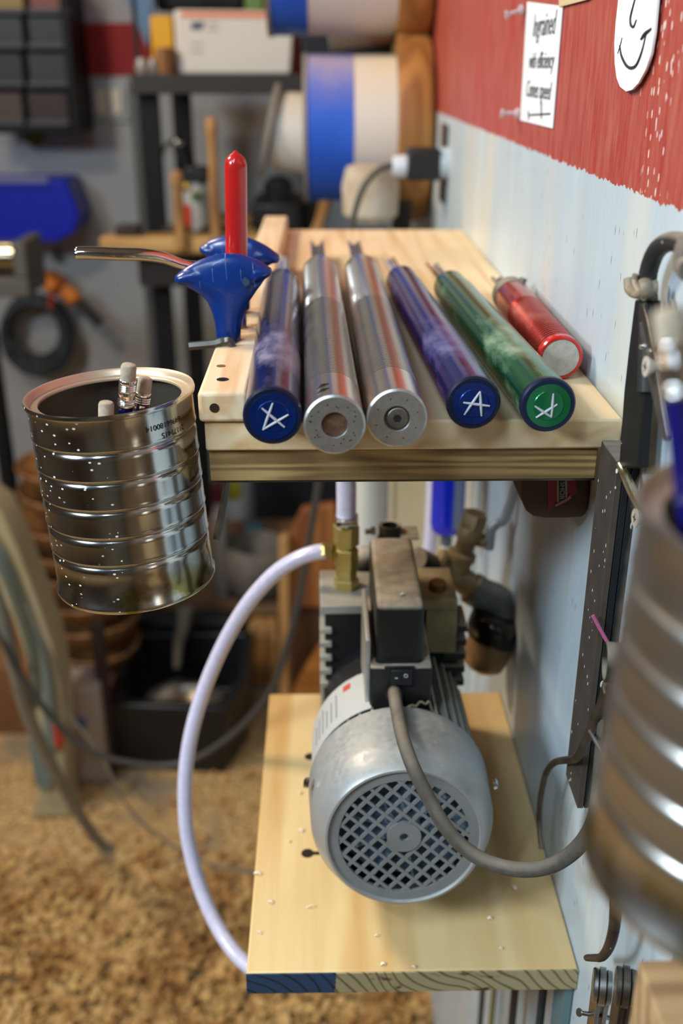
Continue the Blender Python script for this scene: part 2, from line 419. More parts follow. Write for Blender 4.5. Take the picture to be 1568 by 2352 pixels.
def text_bm(body, size, M, ext=.0002, shear=0.0, bold=0):
    cu = bpy.data.curves.new('lettering', 'FONT'); cu.body = body; cu.size = size; cu.extrude = ext; cu.shear = shear
    cu.align_x = 'CENTER'; cu.align_y = 'CENTER'; cu.offset = bold; cu.resolution_u = 3
    o = bpy.data.objects.new('lettering', cu); S.collection.objects.link(o)
    bpy.context.view_layer.update()
    dg = bpy.context.evaluated_depsgraph_get()
    me = bpy.data.meshes.new_from_object(o.evaluated_get(dg))
    bm = NB(); bm.from_mesh(me); bmesh.ops.transform(bm, matrix=M, verts=bm.verts)
    bpy.data.objects.remove(o); bpy.data.curves.remove(cu); bpy.data.meshes.remove(me)
    return bm
def basis(x, y, z, o):
    x, y, z = Vector(x), Vector(y), Vector(z)
    return Matrix(((x.x, y.x, z.x, o[0]), (x.y, y.y, z.y, o[1]), (x.z, y.z, z.z, o[2]), (0, 0, 0, 1)))
def pslab(bm, x0, y0, x1, y1, Y, dep):
    """upright box whose near face lies in the plane Y between two seen corners, dep deep"""
    a = at(x0, y0, Y=Y); b = at(x1, y1, Y=Y)
    lo = (min(a.x, b.x), Y, min(a.z, b.z)); hi = (max(a.x, b.x), Y + dep, max(a.z, b.z)); box(bm, lo, hi)
def polyY(pts, Y): return [at(x, y, Y=Y) for x, y in pts]

# ============================================================ ROOM
XW = .165
bm = NB(); box(bm, (XW, .362, 0), (XW + .012, 3.0, 2.6)); struct('wall_right', bm, wall_side_m)
bm = NB(); box(bm, (XW + .05, -2.5, 0), (XW + .09, 3.0, 2.6)); struct('wall_right_frame', bm, wall_bare)
bm = NB(); box(bm, (-3, 3.0, 0), (.4, 3.1, 2.6)); struct('wall_back', bm, wall_back_m)
bm = NB(); box(bm, (-3.1, -2.5, 0), (-3, 3.1, 2.6)); struct('wall_left', bm, wall_plain)
bm = NB(); box(bm, (-3.1, -2.6, 0), (.4, -2.5, 2.6)); struct('wall_front', bm, wall_plain)
bm = NB(); box(bm, (-3, -2.5, 2.6), (.4, 3.1, 2.7)); struct('ceiling', bm, ceil_m)
bm = NB(); box(bm, (-3.1, -2.6, -.1), (.4, 3.1, 0)); struct('floor', bm, floor_m)

# ============================================================ UPPER SHELF with its tool rail
ZS, YF = 1.2215, .534
sh = Thing('wall_shelf', 'upper pine shelf holding six turning tool handles, with a plywood batten below', 'shelf', (.05, .9, ZS - .036))
bm = NB(); box(bm, (-.066, YF, ZS - .0175), (XW - .0005, 1.245, ZS)); sh.part('board', bm, pine, bevel=.0015)
bm = NB(); box(bm, (-.0645, YF + .003, ZS - .0365), (.153, YF + .028, ZS - .018))
sh.part('batten', bm, ply, bevel=.0006, label='plywood batten under the front of the board')
bm = NB(); box(bm, (-.0645, YF + .004, ZS - .0378), (.153, YF + .028, ZS - .0366))
sh.part('edge_strip', bm, dark_steel)
# tool rail: a strip of separate pine lengths along the left side
rb = NB()
y0 = .531
for a, b in ((.531, .636), (.640, .668), (.671, .686), (.689, .712), (.716, 1.235)):
    box(rb, (-.0685, a, ZS + .0002), (-.0418, b, ZS + .0172))
rail = sh.part('tool_rail', rb, pine_block, bevel=.0022, segs=3)
def disc(bm, c, nrm, r, dep=.0006, n=20): lathe(bm, [(r, -dep), (r, .0003)], c, nrm, n)
bm = NB(); c = at(492, 937, Y=.531); disc(bm, c, (0, -1, 0), .0026); sh.part('drilled_hole', bm, mat('hole_dark', hexc('2e2013'), .9), rail)
bm = NB(); c = at(507, 841, Z=ZS + .0172); disc(bm, c, (0, 0, 1), .0026); sh.part('drilled_hole', bm, mat('hole_tan', hexc('7c5a2e'), .9), rail)
bm = NB(); c = at(511, 872, Z=ZS + .0172); disc(bm, c, (0, 0, 1), .0034, .001)
scr = sh.part('screw', bm, dark_steel, rail)
bm = NB(); box(bm, (c.x - .0018, c.y - .0003, c.z + .0002), (c.x + .0018, c.y + .0003, c.z + .0005)); box(bm, (c.x - .0003, c.y - .0018, c.z + .0002), (c.x + .0003, c.y + .0018, c.z + .0005))
sh.part('screw_slot', bm, black_plain, rail)

# ============================================================ LOWER SHELF
ZL, YL = .8546, .4947
lo_ = Thing('pump_shelf', 'lower pine shelf with blue-painted front corner under the vacuum pump', 'shelf', (.05, .65, ZL - .03))
bm = NB(); box(bm, (-.0540, YL, ZL - .017), (XW - .0005, .820, ZL)); lo_.part('board', bm, pine_low, bevel=.0015)
def endgrain():
    m, nt, n, L, p = _nt('end_grain_blue_corner')
    tc = n.new('ShaderNodeTexCoord'); s = n.new('ShaderNodeSeparateXYZ'); L.new(tc.outputs['Object'], s.inputs[0])
    w = n.new('ShaderNodeTexWave'); w.inputs['Scale'].default_value = 60; w.inputs['Distortion'].default_value = 14
    w.inputs['Detail Scale'].default_value = .35; w.bands_direction = 'DIAGONAL'; w.inputs['Detail'].default_value = 1
    L.new(tc.outputs['Object'], w.inputs[0])
    g = mixc(nt, ramp(nt, w.outputs[1], .0, .25), hexc('6b5b3c'), hexc('a3966e'))
    g = mixc(nt, ramp(nt, noise(nt, 45, (1, 1, 2)), .58, .66), g, hexc('4a2f1a'))
    bl = mixc(nt, ramp(nt, w.outputs[1], .0, .2), hexc('141f2b'), hexc('26405f'))
    f = mth(nt, 'LESS_THAN', mth(nt, 'ADD', s.outputs[0], mth(nt, 'MULTIPLY', noise(nt, 60), .01)), -.040)
    L.new(mixc(nt, f, g, bl), p.inputs['Base Color']); p.inputs['Roughness'].default_value = .7
    return m
bm = NB(); box(bm, (-.0541, YL - .0012, ZL - .0172), (XW - .0005, YL - .0001, ZL - .0004)); lo_.part('front_edge', bm, endgrain(), label='end grain front edge, blue paint at its left')
bm = NB(); box(bm, (-.025, YL + .004, ZL - .0205), (XW - .001, .80, ZL - .0172)); box(bm, (XW - .006, YL + .004, ZL - .16), (XW - .001, YL + .03, ZL - .0206))
lo_.part('bracket', bm, mat('teal_steel', hexc('5f7a7c'), .5), label='teal painted steel bracket')
for px, py in ((712, 1738), (706, 1960)):
    c = at(px, py, Z=ZL); bm = NB(); lathe(bm, [(.0048, -.0005), (.0048, .0002)], c, (0, 0, 1), 16)
    box(bm, (c.x, c.y - .0018, c.z - .0004), (c.x + .012, c.y + .0018, c.z + .00018))
    lo_.part('mounting_slot', bm, mat('slot_dark', hexc('2c1c0e'), .9))
# shavings fallen on the lower shelf
k = 0
CHIPS = ('large white chip overhanging the left edge of the lower shelf', 'small curled shaving on the lower shelf, inward and below the overhanging chip',
 'long thin sliver on the lower shelf, left of the underside of the fan cover', 'widest pale chip between the left edge and the lower mounting slot', 'small pale chip between the two mounting slots of the lower shelf',
 'tiny chip close to the left edge, beside the widest pale chip', 'thin sliver near the left edge in front of the pump', 'pale chip at the front edge of the lower shelf, the left one of two', 'pale chip at the front edge of the lower shelf, the right one of two',
 'flat flake in the shade at the front right of the fan cover', 'broad flake in the shade under the power cord', 'tiny flake near the front right of the lower shelf', 'thin sliver right in front of the fan cover', 'flake by the wall at the right edge of the lower shelf')
for px, py, w_, l_ in ((592, 2007, .0022, .006), (622, 2073, .002, .004), (715, 2083, .001, .0075), (692, 1908, .003, .0045), (690, 1822, .002, .0025), (665, 1934, .0015, .002),
                       (596, 2143, .001, .004), (880, 2215, .002, .0035), (950, 2222, .0015, .003), (1125, 2110, .0025, .0035), (1180, 2040, .003, .004), (1150, 2180, .0015, .0025), (865, 2150, .001, .003), (1245, 1990, .003, .004)):
    k += 1
    c = at(px, py, Z=ZL + .0004); bm = NB(); a = random.uniform(-.7, .7)
    u = V(math.cos(a), math.sin(a), 0); v = V(-u.y, u.x, 0)
    pts = []
    for i in range(5):
        t = i / 4 - .5
        pts.append((c + u * (t * l_) + V(0, 0, .0002 + .0012 * (1 - (2 * t) ** 2)), v * (w_ / 2), V(0, 0, .0003)))
    loft(bm, pts, 6)
    solo('wood_chip', bm, chip_white, CHIPS[k - 1], 'wood chip', 'wood shavings on the lower shelf')

# ============================================================ TURNING TOOLS
def end_pts(a, b, r): return at(*a, Z=ZS + r + .0002), at(*b, Z=ZS + r + .0002)
def turning_tool(label, a, b, r, L, kind, bodym, capm, blade, tipdy, group='turning tools laid on the upper shelf'):
    A, B = end_pts(a, b, r); d = (B - A); ang = math.atan2(-d.x, d.y)
    t = Thing('turning_tool', label, 'turning tool', A, Euler((0, 0, ang)).to_matrix(), group)
    n = 56
    R_ = r - .0004
    bm = NB()
    prof = [(R_ * .93, .0012)]
    if kind == 'ribbed':
        prof = [(R_, .0016), (R_, .040)]
        y = .0415
        while y < L * .56:
            prof += [(R_, y), (R_ - .0009, y + .0003), (R_ - .0009, y + .0010), (R_, y + .0013)]; y += .0029
        while y < L - .03:
            prof += [(R_, y), (R_ - .0005, y + .0004), (R_ - .0005, y + .0010), (R_, y + .0014)]; y += .0058
        prof += [(R_, L - .012), (R_ * .93, L - .004), (R_ * .75, L)]
    elif kind == 'smooth':
        prof = [(R_, .003), (R_, L * .55), (R_ * .985, L * .56), (R_ * .985, L * .85), (R_ * .90, L * .9), (R_ * .92, L - .012), (R_ * .8, L - .004), (R_ * .55, L)]
    elif kind == 'grooved':
        prof = [(R_, .002), (R_, .008)]; y = .009
        while y < L * .62:
            prof += [(R_ - .0007, y), (R_ - .0007, y + .0012), (R_ - .0001, y + .002), (R_ - .0001, y + .0030)]; y += .0042
        prof += [(R_, L * .66), (R_, L * .93), (R_ * .9, L)]
    bd = NB(); lathe(bd, prof, (0, 0, 0), (0, 1, 0), n)
    body = t.part('handle', bd, bodym, smooth=30)
    # end cap
    cb = NB()
    if kind == 'ribbed':
        lathe(cb, [(.0064, .004), (.0064, -.0006), (.0068, -.0012), (r * .93, -.0012), (r, -.0004), (r, .0012)], (0, 0, 0), (0, 1, 0), n, c0=False, c1=True)
        cap = t.part('end_cap', cb, alu_cap, smooth=25)
        pb = NB(); lathe(pb, [(.0063, .0042), (.0063, .0006)], (0, 0, 0), (0, 1, 0), 28)
        if capm == 'wood': t.part('plug', pb, mat('brown_plug', hexc('6a4a30'), .8, 0, hexc('4c3422'), 300), cap, label='brown wooden plug in the cap hole')
        else:
            pl = t.part('plug', pb, dark_steel, cap)
            pb = NB(); lathe(pb, [(.0054, .001), (.0054, -.0002), (.0050, -.0006)], (.0004, 0, 0), (0, 1, 0), 28, c0=True); t.part('socket_screw', pb, steel_dusty, cap)
            pb = NB(); lathe(pb, [(.0022, 0), (.0022, -.0008)], (.0002, 0, 0), (0, 1, 0), 6); t.part('hex_socket', pb, black_plain, cap)
        db = NB(); random.seed(3 if capm == 'wood' else 4)
        pts = [(random.uniform(.0085, .0125), random.uniform(0, 2 * PI)) for _ in range(24)] if capm == 'wood' else [(.0108, 2 * PI * (i + .4) / 8) for i in range(8)]
        for rr_, th in pts:
            q = (rr_ * math.cos(th), -.00125, rr_ * math.sin(th)); lathe(db, [(.00042, .0004), (.00042, -.00003)], q, (0, 1, 0), 8)
        t.part('punch_mark', db, dark_steel, cap, kind=None)
        for q in ((-.0062, .012), (-.0062, .020)) if capm == 'wood' else ():
            sb = NB(); x = q[0]; z = math.sqrt(R_ ** 2 - x ** 2)
            for i in range(1):
                tube(sb, [(x - .003, q[1] - .0008, math.sqrt(R_ ** 2 - (x - .003) ** 2)), (x, q[1], z), (x + .004, q[1] + .0008, math.sqrt(R_ ** 2 - (x + .004) ** 2))], lambda u_: .0010 * math.sin(PI * min(max(u_, .08), .92)) + .0001, 8, 4)
            t.part('slot', sb, black_plain, body)
    else:
        if capm is not None:
            lathe(cb, [(r * .98, .004), (r, .003), (r, 0), (r * .94, -.0012), (r * .80, -.0012)], (0, 0, 0), (0, 1, 0), n, c0=True, c1=True)
            t.part('cap_ring', cb, cap_rim, smooth=25)
            cb = NB(); lathe(cb, [(r * .80, -.0011), (r * .79, -.0016), (r * .55, -.0013), (r * .53, -.0016)], (0, 0, 0), (0, 1, 0), n)
            cap = t.part('end_cap', cb, capm, smooth=25)
        else:
            lathe(cb, [(r * 1.0, .006), (r * 1.0, .001), (r * .95, -.0004), (r * .85, -.0006), (r * .83, .0002)], (0, 0, 0), (0, 1, 0), n); t.part('cap_ring', cb, red_dip, smooth=25)
            cb = NB(); lathe(cb, [(r * .83, .0003), (r * .82, -.0002)], (0, 0, 0), (0, 1, 0), n); cap = t.part('end_cap', cb, mat('grey_end_disc', hexc('b3aca0'), .75, 0, hexc('9f998e'), 200))
    # ferrule / collar
    fb = NB(); lathe(fb, [(R_ * .62, L - .002), (R_ * .62, L + .006), (R_ * .45, L + .009)], (0, 0, 0), (0, 1, 0), 32)
    fer = t.part('ferrule', fb, steel_dusty if kind != 'ribbed' else alu_handle)
    if kind == 'grooved':
        fb2 = NB(); lathe(fb2, [(R_ * 1.02, L * .9), (R_ * 1.04, L * .93), (R_ * 1.04, L - .004), (R_ * .8, L + .002)], (0, 0, 0), (0, 1, 0), 40)
        lathe(fb2, [(.003, 0), (.003, .0035)], (R_ * .6, L - .01, R_ * .75), (.3, 0, .95), 12)
        t.part('collar', fb2, steel_dusty)
    # fluted blade
    br, bl = blade; bb = NB(); m_ = 20; sec = []
    for i in range(m_ + 1):
        th = PI * (-.08 + 1.16 * i / m_) + PI; sec.append((math.cos(th) * br, math.sin(th) * br))
    for i in range(9):
        th = PI * (.02 - 1.04 * i / 8); sec.append((math.cos(th) * br * .62, math.sin(th) * br * .72 + br * .22))
    A_, B_ = [], []
    for (x, z) in sec:
        A_.append(bb.verts.new((x, L, z))); B_.append(bb.verts.new((x, L + bl - tipdy * (z + br) / (2 * br), z)))
    for i in range(len(sec)): j = (i + 1) % len(sec); bb.faces.new((A_[i], A_[j], B_[j], B_[i]))
    bb.faces.new(A_[::-1]); bb.faces.new(B_)
    t.part('blade', bb, chrome if kind == 'smooth' else steel, smooth=25)
    return t, cap
def strokes(t, cap, r, segs, w=.00075):
    bm = NB()
    for (a, b) in segs:
        a = V(a[0] * r, -.00175, a[1] * r); b = V(b[0] * r, -.00175, b[1] * r)
        tube(bm, [a, (a + b) / 2, b], lambda u_: w * (.55 + .45 * math.sin(PI * min(max(u_, .05), .95))), 8, 3, flat=1.0)
    t.part('scratched_mark', bm, scratch, cap)
blade = (.0062, .135)
t, c = turning_tool('leftmost turning tool, dusty blue handle beside the wooden rail, cap scratched', (626, 955), (648, 640), .0152, .350, 'smooth', anod_blue2, cap_blue, (.0055, .14), .012)
strokes(t, c, .0152, [((.02, .48), (-.33, -.46)), ((-.35, .31), (.39, -.37)), ((-.33, -.44), (.53, .07))])
turning_tool('silver ribbed turning tool, second from left, hollow cap with brown plug and two slots', (768, 975), (733, 610), .0154, .415, 'ribbed', alu_handle, 'wood', (.0066, .155), .004)
turning_tool('silver ribbed turning tool, third from left, cap with recessed screw and ring of eight dots', (911, 960), (826, 612), .0154, .410, 'ribbed', alu_handle, 'screw', (.0062, .16), .016)
t, c = turning_tool('blue turning tool between silver and green handles, cap scratched with letter A', (1087, 925), (914, 632), .0145, .345, 'smooth', anod_blue, cap_blue, (.0055, .11), .018)
strokes(t, c, .0145, [((.2, .46), (-.34, -.42)), ((.2, .46), (.3, -.48)), ((-.40, .05), (.58, -.10))])
t, c = turning_tool('green turning tool with scratched tick and cross on its green cap', (1258, 930), (1022, 645), .0148, .325, 'smooth', anod_green, cap_green, (.0058, .10), .016)
strokes(t, c, .0148, [((.13, .45), (.13, -.42)), ((-.5, .0), (.13, -.42)), ((-.43, -.43), (.3, .05))])
turning_tool('short thick red turning tool with grooved grip and grey end, nearest the wall', (1287, 822), (1150, 650), .0138, .195, 'grooved', red_handle, None, (.0045, .075), .018)

# ============================================================ T-HANDLE WRENCHES, RED HANDLE TOOL, HEX KEY
def t_handle(label, Y, px0, py0, yaw, scale, raise_=0, mirror=1):
    base = at(px0, py0, Y=Y); base.z = ZS + .0172 + raise_
    k_ = .657 / 2350 * scale
    t = Thing('t_handle_wrench', label, 'wrench', base, Euler((0, 0, yaw)).to_matrix(), 'blue T-handle wrenches standing in the tool rail')
    rows = [(787, 498, 553, .0075), (770, 497, 554, .0074), (750, 496, 556, .0072), (730, 492, 561, .0071), (712, 486, 569, .0071), (698, 479, 578, .0072), (686, 467, 587, .0074), (676, 452, 594, .0076),
            (668, 436, 601, .0077), (660, 421, 607, .0077), (652, 414, 613, .0076), (644, 415, 620, .0074), (636, 422, 626, .0072), (628, 433, 624, .0069), (620, 447, 615, .0065), (612, 464, 601, .0058), (605, 484, 583, .0047), (600, 503, 565, .0034), (597, 518, 549, .0018)]
    secs = []
    for y, x0, x1, hd in rows:
        cx = ((x0 + x1) / 2 - 525) * k_ * mirror; h = (787 - y) * k_ * 1.03
        secs.append((V(cx, 0, h), V((x1 - x0) / 2 * k_, 0, 0), V(0, hd * scale, 0)))
    bm = NB(); loft(bm, secs, 36)
    for lobe in ([(411, 652, 2, .001), (413, 652, 8, .0035), (419, 651, 13, .0055), (432, 648, 17, .0066), (450, 646, 21, .0072), (474, 646, 22, .0070)],
                 [(629, 634, 2, .001), (627, 635, 7, .0032), (620, 636, 12, .0052), (606, 638, 17, .0064), (588, 642, 22, .0070)]):
        loft(bm, [(V((x - 525) * k_ * mirror, 0, (787 - y) * k_ * 1.03), V(0, hd * scale, 0), V(0, 0, hh * k_)) for x, y, hh, hd in lobe], 24)
    g = t.part('grip', bm, blue_plastic, smooth=180)
    rm = g.modifiers.new('remesh', 'REMESH'); rm.mode = 'VOXEL'; rm.voxel_size = .0006; rm.use_smooth_shade = True
    sm_ = g.modifiers.new('smooth', 'SMOOTH'); sm_.factor = .6; sm_.iterations = 14
    bm = NB(); cx = (572 - 525) * k_ * mirror; cz = (787 - 649) * k_
    lathe(bm, [(.0030, 0), (.0030, .0010), (.0024, .0012), (.0022, 0)], (cx, -.0068 * scale, cz), (0, -1, 0), 20); t.part('eyelet', bm, blue_plastic, g)
    bm = NB(); lathe(bm, [(.0023, 0), (.0022, .0004)], (cx, -.0080 * scale, cz), (0, -1, 0), 16); t.part('eyelet_hole', bm, mat('eyelet_glint', hexc('5a6f8c'), .2, .6), g)
    # finger grooves over the top of the wings
    for gx in (-58, -28, 2, 34, 62):
        bm = NB(); zt = None
        pts = []
        for a in range(7):
            f = a / 6
            xx = gx + 8 * math.sin(f * PI * .5)
            # find the section just under the top at this x
            yy = 597 + (abs(gx - 4) / 72) ** 2 * 26 + f * 52
            h = (787 - yy) * k_ * 1.03
            hd = .0018 + .0058 * min(1, ((yy - 597) / 32)) ** .6
            wx = 1.0
            for (y_, x0, x1, hd_) in rows:
                if y_ <= yy:
                    u_ = (gx + 525 - (x0 + x1) / 2) / max(1, (x1 - x0) / 2); wx = math.sqrt(max(.05, 1 - u_ * u_)); hd = hd_ * wx; break
            pts.append(V(gx * k_ * mirror + .0008 * f, -hd * scale - .00005, h))
        tube(bm, pts, .00028, 6, 2); t.part('groove', bm, mat('groove_blue', hexc('3a5a9a'), .4), g)
    bm = NB(); lathe(bm, [(.0025, -.012 - raise_), (.0025, .004)], (0, 0, 0), (0, 0, 1), 6); t.part('shaft', bm, dark_steel)
    return t
t_handle('front blue T-handle wrench standing upright in the wooden rail', .645, 525, 787, 0, 1.0)
t_handle('rear blue T-handle wrench in the rail behind the red rod', .725, 552, 745, math.radians(-14), .95, raise_=.002, mirror=-1)

base = at(547, 605, Y=.680)
kt = Thing('chuck_key', 'tall red-dipped rod handle with a bent chrome lever reaching out to the left', 'tool', (base.x, .68, ZS + .0172))
zb = at(544, 600, Y=.68).z; zt_ = at(541, 345, Y=.68).z; xb = at(543, 592, Y=.68).x; xt = at(541, 350, Y=.68).x
bm = NB(); ax = V(xt - xb, 0, zt_ - zb); Lr = ax.length; rr = .0071
lathe(bm, [(rr, 0), (rr, Lr - .012), (rr * .985, Lr - .0085), (rr * .93, Lr - .0066), (rr * .80, Lr - .0046), (rr * .55, Lr - .0028), (rr * .30, Lr - .0017), (rr * .14, Lr - .0005), (.0004, Lr)], (xb, .68, zb), ax, 36)
kt.part('red_grip', bm, red_dip, smooth=60)
bm = NB(); lathe(bm, [(.0086, -.006), (.0092, -.004), (.0092, -.0005), (.0080, .0008)], (xb, .68, zb), ax, 32); lathe(bm, [(.005, 0), (.005, zb - .006 - (ZS + .0150))], (xb, .68, ZS + .0150), (0, 0, 1), 20)
kt.part('hub', bm, steel)
pts = [at(172, 581, Y=.655), at(215, 581, Y=.656), at(265, 583, Y=.658), at(330, 585, Y=.661), at(375, 592, Y=.664), at(415, 606, Y=.668), at(452, 611, Y=.671), at(500, 606, Y=.674), at(540, 604, Y=.678)]
bm = NB(); tube(bm, pts, lambda u_: .0040 - .0008 * min(1, max(0, u_ - .35) * 3) - (.0010 if u_ < .01 else 0), 24, 10, flat=1.5, ref=(0, 0, 1)); kt.part('lever', bm, chrome, smooth=60, label='bent chrome lever')

# hex key: short arm to the left over the rail, long arm down through it
tip = at(434, 795, Y=.628); el = at(533, 806, Y=.630)
el.z = ZS + .0172 + .0026
dn = at(519, 1118, Y=.615); bt = at(497, 1240, Y=.600)
hk = NB(); tube(hk, [tip, (tip + el) / 2 + V(.002, 0, .0002), el + V(-.005, 0, .0006), el + V(0, 0, -.003), V(el.x - .001, el.y - .001, ZS - .02), dn, bt], .00275, 6, 6, ref=(0, 1, 0))
solo('hex_key', hk, dark_steel, 'dark steel hex key bent over the wooden rail, its long arm hanging under the shelf', 'hex key', smooth=25)

# ============================================================ TIN CANS
def can_profile(R_, h, ribs, r_in):
    p = [(R_ * .955, .0012), (R_ * .985, .0), (R_ * 1.0, .0012), (R_ * 1.0, .0030), (R_ * .975, .0042), (R_ * .972, ribs[0] - .006)]
    for z in ribs:
        p += [(R_ * .972, z - .0036), (R_ * .9705, z - .0030), (R_ * .967, z - .0023), (R_ * .961, z - .0015), (R_ * .953, z - .0008), (R_ * .944, z - .0002), (R_ * .942, z + .0004),
              (R_ * .946, z + .0008), (R_ * .966, z + .0012), (R_ * .978, z + .0018), (R_ * .980, z + .0025), (R_ * .976, z + .0033), (R_ * .972, z + .0042)]
    p += [(R_ * .972, h - .006), (R_ * .975, h - .0035), (R_ * 1.0, h - .0028), (R_ * 1.005, h - .0012), (R_ * .995, h)]
    return p
def tin_can(label, C_, R_, h, rot, m, r_in=.85):
    t = Thing('tin_can', label, 'tin can', C_, rot)
    ribs = [.028 + .0166 * i for i in range(5)]
    bm = NB(); lathe(bm, can_profile(R_, h, ribs, r_in), n=96, c1=False)
    body = t.part('body', bm, m, smooth=50)
    bm = NB(); lathe(bm, [(R_ * .995, h), (R_ * .965, h - .0006), (R_ * .95, h - .0032), (R_ * .93, h - .0042), (R_ * r_in, h - .0036), (R_ * (r_in - .012), h - .0042), (R_ * (r_in - .01), h - .0055), (R_ * (r_in + .01), h - .0052)], n=96, c0=False, c1=False)
    t.part('rim', bm, tin_top, smooth=60)
    bm = NB(); lathe(bm, [(R_ * .94, h - .005), (R_ * .94, .003), (.001, .0026)], n=72, c0=False)
    t.part('inner_wall', bm, tin_inside, body, smooth=40)
    return t
YC = .5505
canrot = Euler((0, math.radians(-3.0), 0)).to_matrix()
can_base = V(-.1135, YC, 1.1180)
can = tin_can('shiny ribbed tin can holding three pencils at the left end of the shelf', can_base, .0470, .1165, canrot, tin)
# printed code, upside down, wrapped round the can
def wrap_text(body, ang0, z, size, R_):
    bm = text_bm(body, size, Matrix.Rotation(PI, 4, 'Z'), ext=0)
    for v in bm.verts:
        a = ang0 + v.co.x / R_; zz = z + v.co.y; v.co = V(math.sin(a) * R_, -math.cos(a) * R_, zz)
    return bm
o = can.part('printed_code', wrap_text('64966180014', math.radians(48), .1050, .0044, .0460), ink, local=True)
o = can.part('printed_code', wrap_text('21171415', math.radians(55), .0995, .0044, .0460), ink, local=True)

def pencil(label, C_, tipdir, L, r, group):
    """C_ = eraser top centre; tipdir = unit direction from eraser down along the pencil"""
    d = Vector(tipdir).normalized(); q = (-d).to_track_quat('Z', 'Y')
    t = Thing('pencil', label, 'pencil', Vector(C_) + d * L, q.to_matrix(), group)
    z1 = L
    bm = NB(); lathe(bm, [(r, L - .0085), (r * 1.0, L - .0018), (r * .85, L - .0004), (r * .6, L)], n=28); t.part('eraser', bm, eraser)
    p = [(r * 1.06, L - .0235)]
    for k_, a in enumerate((.0225, .0212, .0199)): p += [(r * 1.12, L - a), (r * 1.02, L - a + .0006)]
    p += [(r * 1.08, L - .0185), (r * 1.08, L - .0155)]
    for a in (.0148, .0136, .0124, .0112): p += [(r * 1.02, L - a), (r * 1.12, L - a + .0006)]
    p += [(r * 1.1, L - .0088), (r * 1.05, L - .0085)]
    bm = NB(); lathe(bm, p, n=28); t.part('ferrule', bm, ferrule, smooth=60)
    bm = NB(); lathe(bm, [(.0006, 0), (r * 1.02, .016), (r * 1.02, L - .0233)], n=6); t.part('shaft', bm, navy, smooth=20)
    return t
pr = .0041
def canpt(px, py, Y): return at(px, py, Y=Y)
gp = 'pencils in the left tin can'
A = canpt(296, 836, .520); B = canpt(285, 1000, .523); pencil('tallest pencil in the left can, eraser up', A, (B - A).normalized(), .098, pr, gp)
A = canpt(334, 866, .532); B = canpt(316, 1000, .530); pencil('right-hand shorter pencil in the left can', A, (B - A).normalized(), .090, pr * .95, gp)
A = canpt(244, 922, .512); B = canpt(243, 1000, .512); pencil('lowest pencil in the left can, only its eraser above the rim', A, (B - A).normalized(), .082, pr * .98, gp)

can2 = tin_can('large out-of-focus tin can with a pencil at the right edge', V(.1265, .2400, 1.1760), .0487, .1165, Euler((0, math.radians(2), 0)).to_matrix(), tin_near)
A = at(1535, 706, Y=.262); B = at(1567, 1000, Y=.256)
pencil('out-of-focus dark blue pencil in the near tin can', A, (B - A).normalized(), .155, .0043, 'pencils in the near tin can')
A = at(1600, 745, Y=.27); B = at(1605, 1000, Y=.262)
tt = NB(); cyl(tt, A, A + (B - A).normalized() * .15, .0045, n=6); solo('red_pencil', tt, mat('red_pencil_paint', hexc('8a2028'), .4), 'red pencil half hidden behind the near pencil at the right edge', 'pencil', 'pencils in the near tin can')
# near wooden ledge below that can
c0 = at(1465, 2205, Y=.292)
bm = NB(); box(bm, (c0.x, .10, c0.z - .10), (XW + .0495, .292, c0.z)); solo('wooden_ledge', bm, nearwood, 'out-of-focus pale wooden ledge at the bottom right corner', 'ledge', bevel=.001)


# ============================================================ VACUUM PUMP
G = at(928, 1927, Y=.522)
tilt = math.radians(-5)
pump = Thing('vacuum_pump', 'grey and black electric vacuum pump with perforated round fan cover on the lower shelf', 'pump', G, Euler((tilt, 0, 0)).to_matrix())
R0 = pump
bm = NB(); lathe(bm, [(.0485, .006), (.0490, .0012), (.0498, 0), (.0512, .0002), (.0530, .0022), (.0592, .0145), (.0608, .020), (.0625, .050), (.0628, .0600), (.0605, .0605)], (0, 0, 0), (0, 1, 0), 96, c0=False, c1=True)
cover = R0.part('fan_cover', bm, silver_paint, smooth=30)
gb = NB(); Rg = .0432; pitch = .0081; wb = .00105
for d_ in (0, 1):
    an = math.radians(48 if d_ else -42); u = V(math.cos(an), 0, math.sin(an)); v = V(-math.sin(an), 0, math.cos(an))
    for i in range(-6, 7):
        s_ = (i + (.5 if d_ else .5)) * pitch
        if abs(s_) > Rg: continue
        h = math.sqrt(Rg ** 2 - s_ ** 2) + .001
        A = v * s_; y = .0022 + .0001 * d_
        prism(gb, [A - u * h - v * wb + V(0, y, 0), A + u * h - v * wb + V(0, y, 0), A + u * h + v * wb + V(0, y, 0), A - u * h + v * wb + V(0, y, 0)], (0, .0016, 0))
lathe(gb, [(.0425, .0042), (.0425, .0018), (.0500, .0018), (.0500, .0042)], (0, 0, 0), (0, 1, 0), 80, c0=False, c1=False)
lathe(gb, [(.0030, .0040), (.0030, .0016), (.0112, .0016), (.0112, .0040)], (0, 0, 0), (0, 1, 0), 40, c0=False, c1=False)
R0.part('grille', gb, grille_grey, cover, smooth=30)
fb = NB(); lathe(fb, [(.012, .012), (.012, .022), (.044, .024), (.044, .026)], (0, 0, 0), (0, 1, 0), 40)
for i in range(9):
    a = 2 * PI * i / 9; u = V(math.cos(a), 0, math.sin(a)); v = V(-u.z, 0, u.x)
    prism(fb, [u * .011 + V(0, .009, 0), u * .043 + V(0, .009, 0), u * .043 + V(0, .023, 0) + v * .006, u * .011 + V(0, .023, 0) + v * .003], v * .0016)
R0.part('fan', fb, mat('fan_blue_white', hexc('7f93a4'), .5))
bb = NB(); lathe(bb, [(.0590, .030), (.0590, .058)], (0, 0, 0), (0, 1, 0), 40); R0.part('motor_face', bb, black_plain)
